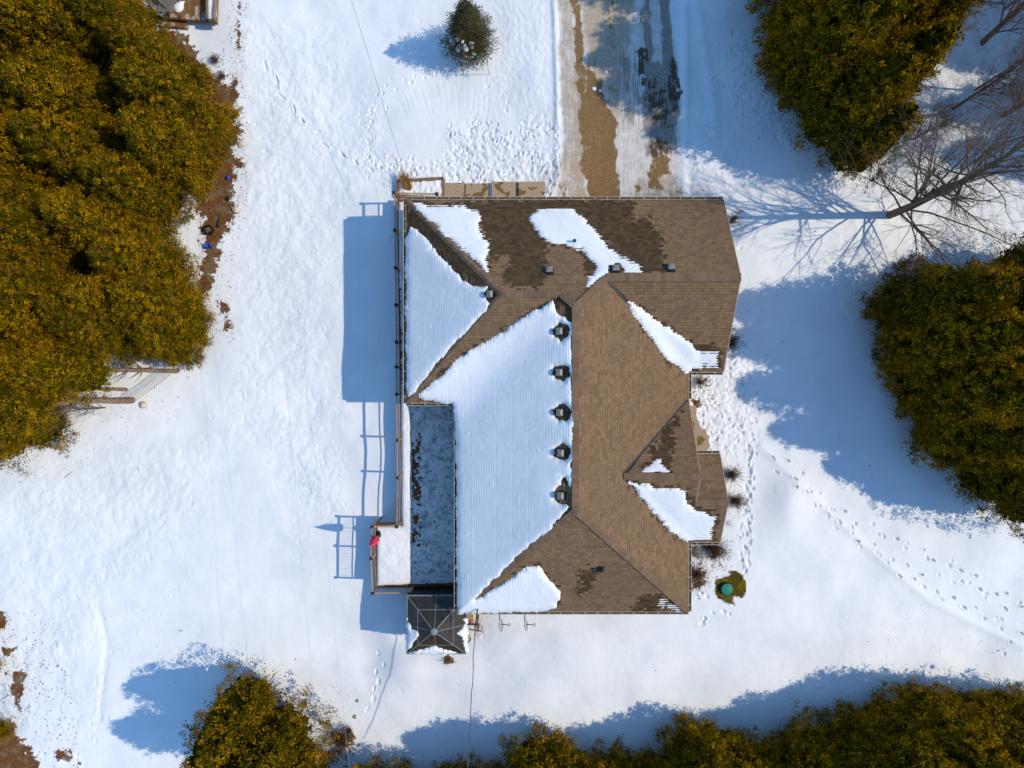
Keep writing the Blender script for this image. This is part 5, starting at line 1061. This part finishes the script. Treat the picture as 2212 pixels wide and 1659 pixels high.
cedar(382, 802, 9., 1.4, 'high', 'cedar with slim pale bare trunk, right of the thick leaning one', G1, (-.34, .02)); cedar(288, 864, 10, 1.9, 'high', 'cedar with the thickest bare trunk at the lower woods edge', G1, (-.34, -.02)); cedar(275, 842, 8, 1.0, 'high', 'thin pole trunk cedar between the two larger bare trunks', G1, (-.3, 0))
cedar(325, 798, 8.5, 1.3, 'high', 'straight thin trunk cedar highest of the bare trunk row', G1, (-.3, .0)); cedar(130, 905, 6.5, 1.8, 'thin', 'sparse twiggy cedar below the thick bare trunk', G1); cedar(50, 935, 6.5, 1.9, 'thin2', 'lowest cedar of the left woods, skirts reaching onto open snow', G1); cedar(-40, 940, 7, 2, 1, 'cedar cut by the left frame edge, lowest of the woods', G1)
# right side and bottom
G2 = 'dark cedars north east of the drive'
for p, h, rr, k, lab in (((1752, 292), 9.2, 1.9, 'thin', 'lowest dark cedar of the top right clump, nearest the bare tree'), ((1682, 132), 11, 1.9, 3, 'dark cedar bulging toward the drive in the top right clump'), ((1704, 200), 10.8, 2.0, 2, 'dark cedar in the middle left of the top right clump'), ((1705, 85), 11, 2.0, 0, 'dark cedar upper left of the top right clump'), ((1650, -20), 11, 1.9, 1, 'dark cedar cut by the top frame edge nearest the drive'),
        ((1820, 245), 9, 1.9, 'thin2', 'airy cedar at the lower right of the top right clump'), ((1810, 130), 10.5, 2.0, 3, 'gold tipped cedar at the right of the top right clump'), ((1795, 20), 10.5, 2.0, 1, 'gold tipped cedar at the top middle of the top right clump'), ((1900, 118), 9.8, 1.9, 0, 'cedar at the far right bulge of the top right clump'), ((1812, 345), 6.8, 1.7, 'thin', 'low airy cedar at the very bottom of the top right clump'), ((1885, 200), 7, 1.7, 'thin2', 'low airy cedar at the lower right bulge of the top right clump'), ((1895, 60), 8, 1.7, 1, 'gold cedar at the upper right of the top right clump'), ((1765, -80), 9, 2.0, 2, 'cedar behind the top right clump, mostly above the frame')): cedar(*p, h, rr, k, lab, G2)
G3 = 'dark cedars east of the lawn'
for p, h, rr, k, lab in (((1916, 668), 9.2, 1.95, 0, 'dark cedar at the upper left corner of the right hand clump'), ((1934, 745), 9.8, 2.05, 1, 'dark cedar second down the left face of the right hand clump'), ((1962, 842), 9.6, 2.05, 2, 'dark cedar third down the left face of the right hand clump'), ((2010, 935), 9, 2.05, 3, 'dark cedar fourth down the left face of the right hand clump'), ((2080, 1010), 8, 1.9, 'thin', 'dark cedar fifth down the left face of the right hand clump'), ((2150, 1062), 7.5, 1.8, 'thin2', 'lowest dark cedar of the right hand clump'),
        ((2012, 655), 7.2, 1.8, 'thin', 'cedar at the top of the right hand clump under the bare branches'), ((2050, 705), 9, 2.0, 3, 'cedar inside the right hand clump, upper'), ((2070, 800), 9, 2.0, 0, 'cedar inside the right hand clump, middle'), ((2110, 900), 9, 2.0, 1, 'cedar inside the right hand clump, lower'), ((2160, 980), 8.5, 2.0, 2, 'cedar at the right frame edge of the right hand clump, lower'), ((2160, 595), 6.5, 1.9, 'thin2', 'cedar at the right frame edge under the bare tree'), ((2140, 740), 9, 2, 2, 'gold lit cedar at the right frame edge, upper'), ((2160, 850), 9, 2, 3, 'gold lit cedar at the right frame edge, middle')): cedar(*p, h, rr, k, lab, G3)
G4 = 'gold cedars at the bottom left'
for p, h, rr, k, lab in (((562, 1488), 7.9, 2.05, 'thin', 'lone gold cedar standing forward at the bottom left'), ((635, 1545), 7.2, 2.1, 'thin2', 'gold cedar right behind the lone forward cedar'), ((545, 1580), 8.0, 1.9, 2, 'gold cedar on the bottom frame edge below the lone one'), ((665, 1640), 6.5, 1.8, 1, 'gold cedar on the bottom frame edge crossed by the wires')): cedar(*p, h, rr, k, lab, G4)
G5 = 'cedar hedge along the bottom'
hedge = [(2215, 1535, 7.5), (2130, 1530, 7.5), (2045, 1518, 7.8), (1960, 1520, 8), (1880, 1542, 7.8), (1800, 1575, 7.5), (1715, 1600, 7), (1630, 1640, 6.5), (1555, 1608, 7.2), (1480, 1605, 7), (1400, 1660, 6.2), (1315, 1660, 6.2), (1235, 1650, 6.5), (1160, 1622, 6.8), (1075, 1690, 6), (985, 1690, 6), (895, 1690, 6), (810, 1690, 5.5)]
ordn = ['first', 'second', 'third', 'fourth', 'fifth', 'sixth', 'seventh', 'eighth', 'ninth', 'tenth', 'eleventh', 'twelfth', 'thirteenth', 'fourteenth', 'fifteenth', 'sixteenth', 'seventeenth', 'eighteenth']
for k, (a, b, h) in enumerate(hedge): cedar(a, b, h, 1.9, 'thin' if k == 2 else k % 4, 'cedar of the bottom hedge, %s from the right' % ordn[k], G5)
for (a, b) in ((2180, 1640), (2090, 1640), (2000, 1640), (1910, 1650), (1820, 1660), (1730, 1690), (1540, 1700), (1460, 1700)): cedar(a, b, 7.5, 1.9, rnd.randint(0, 3), 'cedar behind the bottom hedge, mostly hidden by the front row', 'second row behind the bottom hedge')
for a, b in ((2400, 120), (2410, 235), (2420, 340), (2330, 20)): cedar(a, b, 10, 2., a % 4, 'cedar beyond the right frame edge shading the bare trees', 'cedars outside the right frame edge')
cedar(-22, 1338, 1.2, .8, 'thin', 'dark low bush at the left edge, uppermost of the three', G4, cat='bush'); cedar(8, 1570, .9, .7, 'thin2', 'low olive bush on the leaf strewn ground at the lower left', G4, cat='bush')
cedar(-35, 1435, 3.2, 1.35, 'thin', 'small gold bush cut by the lower left frame edge', G4, cat='bush')
# leaning bare trunk and rope hammock at the lower edge of the woods
def tree_tubes(seed, H, r0, nb, lean=(0, 0), twig=3, up=.9, len0=.42, droop=0.):
    rr = random.Random(seed); m = MB()
    def branch(p, d, L, r_, lev):
        n = 6 if lev == 0 else 5; q = [p.copy()]; c = p.copy(); rad = [r_]; dirs = []
        for k in range(n):
            j = .05 if lev == 0 else .13
            d = (d + Vector((rr.gauss(0, j), rr.gauss(0, j), rr.gauss(0, j) + (.04 if lev else 0)))).normalized(); c = c + d * L / n; q.append(c.copy()); rad.append(max(r_ * (1 - (k + 1) / n * .8), .0035)); dirs.append(d.copy())
        m.tube(q, rad, 8 if lev == 0 else 5 if lev == 1 else 3, False)
        if lev >= twig: return
        cnt = (nb, 10, 7, 4)[lev]
        for k in range(cnt):
            t = rr.uniform(.05 if lev == 0 else .15, 1.) if lev else (k + rr.random()) / cnt * .94 + .05; i = min(int(t * n), n - 1); b = q[i].lerp(q[i + 1], t * n - i); ax = dirs[i]; a = rr.uniform(0, 6.28)
            o1 = ax.orthogonal().normalized(); o2 = ax.cross(o1); sp = rr.uniform(.45, .95) if lev == 0 else rr.uniform(.35, .8)
            nd_ = (ax * (1 - sp * .35) + (o1 * math.cos(a) + o2 * math.sin(a)) * sp).normalized()
            branch(b, nd_, L * (len0 * (1.15 - .6 * t) * rr.uniform(.6, 1.1) if lev == 0 else rr.uniform(.3, .55)), min(rad[i] * (.34 if lev == 0 else .5), .055), lev + 1)
    branch(Vector((0, 0, -.2)), Vector((lean[0], lean[1], 1)).normalized(), H, r0, 0); return m
c = GP(1925, 463); o = empty('bare_tree', c, label='large leafless tree leaning over the snow between the two dark cedar clumps', cat='tree'); m = tree_tubes(5, 12.5, .22, 58, (.03, .02), 3); m.build('branches', M['bark_dark'], o, True)
c = GP(2120, 95); o = empty('bare_tree', c, label='leafless tree at the top right corner beyond the cedars', cat='tree', group='leafless trees at the right edge'); tree_tubes(8, 10, .15, 26, (.05, .1), 3).build('branches', M['bark'], o, True)
c = GP(2060, 235); o = empty('bare_tree', c, label='thin leafless sapling right of the airy cedars', cat='tree', group='leafless trees at the right edge'); tree_tubes(9, 7.5, .09, 24, (.02, 0), 3).build('branches', M['bark_dark'], o, True)
c = GP(2165, 250); o = empty('bare_tree', c, label='leafless tree at the right frame edge above the big bare tree', cat='tree', group='leafless trees at the right edge'); tree_tubes(10, 9, .13, 26, (0, 0), 3).build('branches', M['bark'], o, True)
c = GP(2040, 20); o = empty('bare_tree', c, label='leafless tree touching the top frame edge beside the cedars', cat='tree', group='leafless trees at the right edge'); tree_tubes(12, 8, .10, 24, (0.1, 0), 3).build('branches', M['bark'], o, True)
for k, (a, b, h, lab) in enumerate(((2045, 50, 6, 'tan twiggy sapling just right of the top cedars'), (2105, 195, 7, 'twiggy sapling between the two upper leafless trees'), (2130, 330, 8, 'dense twiggy sapling at the right edge above the big bare tree'), (1975, 300, 4.5, 'fine twiggy sapling tucked against the airy cedars'), (2170, 20, 7, 'twiggy sapling in the top right corner'))):
    o = empty('bare_sapling', GP(a, b), label=lab, cat='sapling', group='twiggy saplings at the right edge'); tree_tubes(30 + k, h, .06, 34, (.03, .03), 3).build('branches', M['bark' if k % 2 == 0 else 'bark_dark'], o, True)
c = GP(20, 1500); o = empty('bare_sapling', c, label='thin bare sapling at the lower left frame edge', cat='sapling'); tree_tubes(14, 3.2, .02, 12, (0.25, .1), 2).build('branches', M['twig'], o, True)
c = GP(232, 880); o = empty('bare_sapling', c, label='leafless sapling leaning out below the thick cedar trunk', cat='sapling'); tree_tubes(15, 5.0, .045, 40, (-.35, -.05), 2).build('branches', M['bark_dark'], o, True)
hz = .9; A = Vector((*P(287, 862, hz), hz)); B = Vector((*P(432, 745, hz), hz)); hm = empty('rope_hammock', A, label='tan rope ladder net slung between cedar trunks at the lower woods edge', cat='hammock'); m = MB(); sd_ = Vector((-(B - A).y, (B - A).x, 0)).normalized(); n = 40
pt = lambda t, s: (B - A) * t + sd_ * s * .15 + Vector((0, 0, -.35 * 4 * t * (1 - t) + .25 * t))
for s in (-1, 1): m.tube([pt(k / n, s) for k in range(n + 1)], .011, 5)
for k in range(n + 1): m.bar(pt(k / n, -1), pt(k / n, 1), .025, .015)
m.build('net', M['rope'], hm)
# spruce by the lawn
def spruce():
    c = GP(1148 / 1.1302, 122 / 1.1302); o = empty('spruce_tree', c, label='small dark green spruce standing alone at the top of the lawn', cat='tree'); r = random.Random(4); H = 4.5
    tk = MB(); tk.tube([(0, 0, -.2), (0, 0, H * .5), (0.02, 0, H)], [.11, .06, .015], 8); tk.build('trunk', M['bark_dark'], o, True)
    pts = []; dirs = []; tn = []; bm_ = MB(); z = .25; tips = []
    while z < H - .1:
        Rb = 1.5 * (1 - z / H) ** .62 * (1.0 if z > .7 else .75 + z * .35); n = max(4, int(13 * (1 - z / H) + 5))
        for k in range(n):
            a = 2 * math.pi * (k + r.random()) / n; L = Rb * r.uniform(.72, 1.12); q = []; 
            for s in range(7): t = s / 6; q.append(Vector((math.cos(a) * L * t, math.sin(a) * L * t, z + L * (.22 * t - .25 * t * t + .18 * t ** 3))))
            bm_.tube(q, [.016, .014, .012, .010, .008, .006, .004], 3, False); tone = r.random(); tips.append(q[4])
            for s in range(2, 7):
                for side in (-1, 0, 1):
                    for rep in range(2):
                        if side == 0 and s < 6: continue
                        b = q[s] if side == 0 else q[s - 1].lerp(q[s], r.random()); ba = a + side * r.uniform(.5, .95); l = (.34 * (1 - .07 * s) if side else .22) * r.uniform(.7, 1.1) * (Rb / 1.2 + .25)
                        d = Vector((math.cos(ba), math.sin(ba), r.uniform(-.05, .25))).normalized()
                        for w_ in range(max(6, int(l / .022))): t = r.random(); pts.append(b + d * l * t); dirs.append((d + Vector((r.gauss(0, .55), r.gauss(0, .55), r.gauss(0, .55)))).normalized()); tn.append(tone)
        z += .17 + .05 * r.random()
    Pn = np.array(pts); D = np.array(dirs); N = len(Pn); rs = np.random.RandomState(1); U = np.cross(D, rs.randn(N, 3)); U /= np.linalg.norm(U, axis=1)[:, None]; L = .055 + .035 * rs.rand(N)[:, None]
    Vv = np.stack([Pn - U * .011, Pn + U * .011, Pn + D * L], 1).reshape(-1, 3); F = np.arange(N * 3).reshape(-1, 3)
    np_mesh('needles', Vv, F, M['spruce'], o, False, attrs={'tone': np.repeat(np.array(tn), 3), 'dead': np.repeat(rs.rand(N) * .9, 3), 'rnd': np.repeat(rs.rand(N), 3)}); bm_.build('branches', M['bark_dark'], o)
    for q in tips:
        if q.y < -.2 and q.z < 2.4 and q.x < .8 and (q.x < .2 or q.y < -.7) and r.random() < .5:
            v, f = rock((0, 0, 0), (r.uniform(.16, .46), r.uniform(.14, .3), .08), r.randint(0, 99), n=7); s = np_mesh('snow_clump', v, f, M['snow'], o, True); s.location = q * 1.05 + Vector((0, 0, .05)); s.rotation_euler = (0, 0, r.uniform(0, 3))
spruce()
S.cycles.max_bounces = 6; S.cycles.diffuse_bounces = 3; S.cycles.transparent_max_bounces = 6; S.cycles.glossy_bounces = 2; S.cycles.transmission_bounces = 2; S.cycles.caustics_reflective = False; S.cycles.caustics_refractive = False
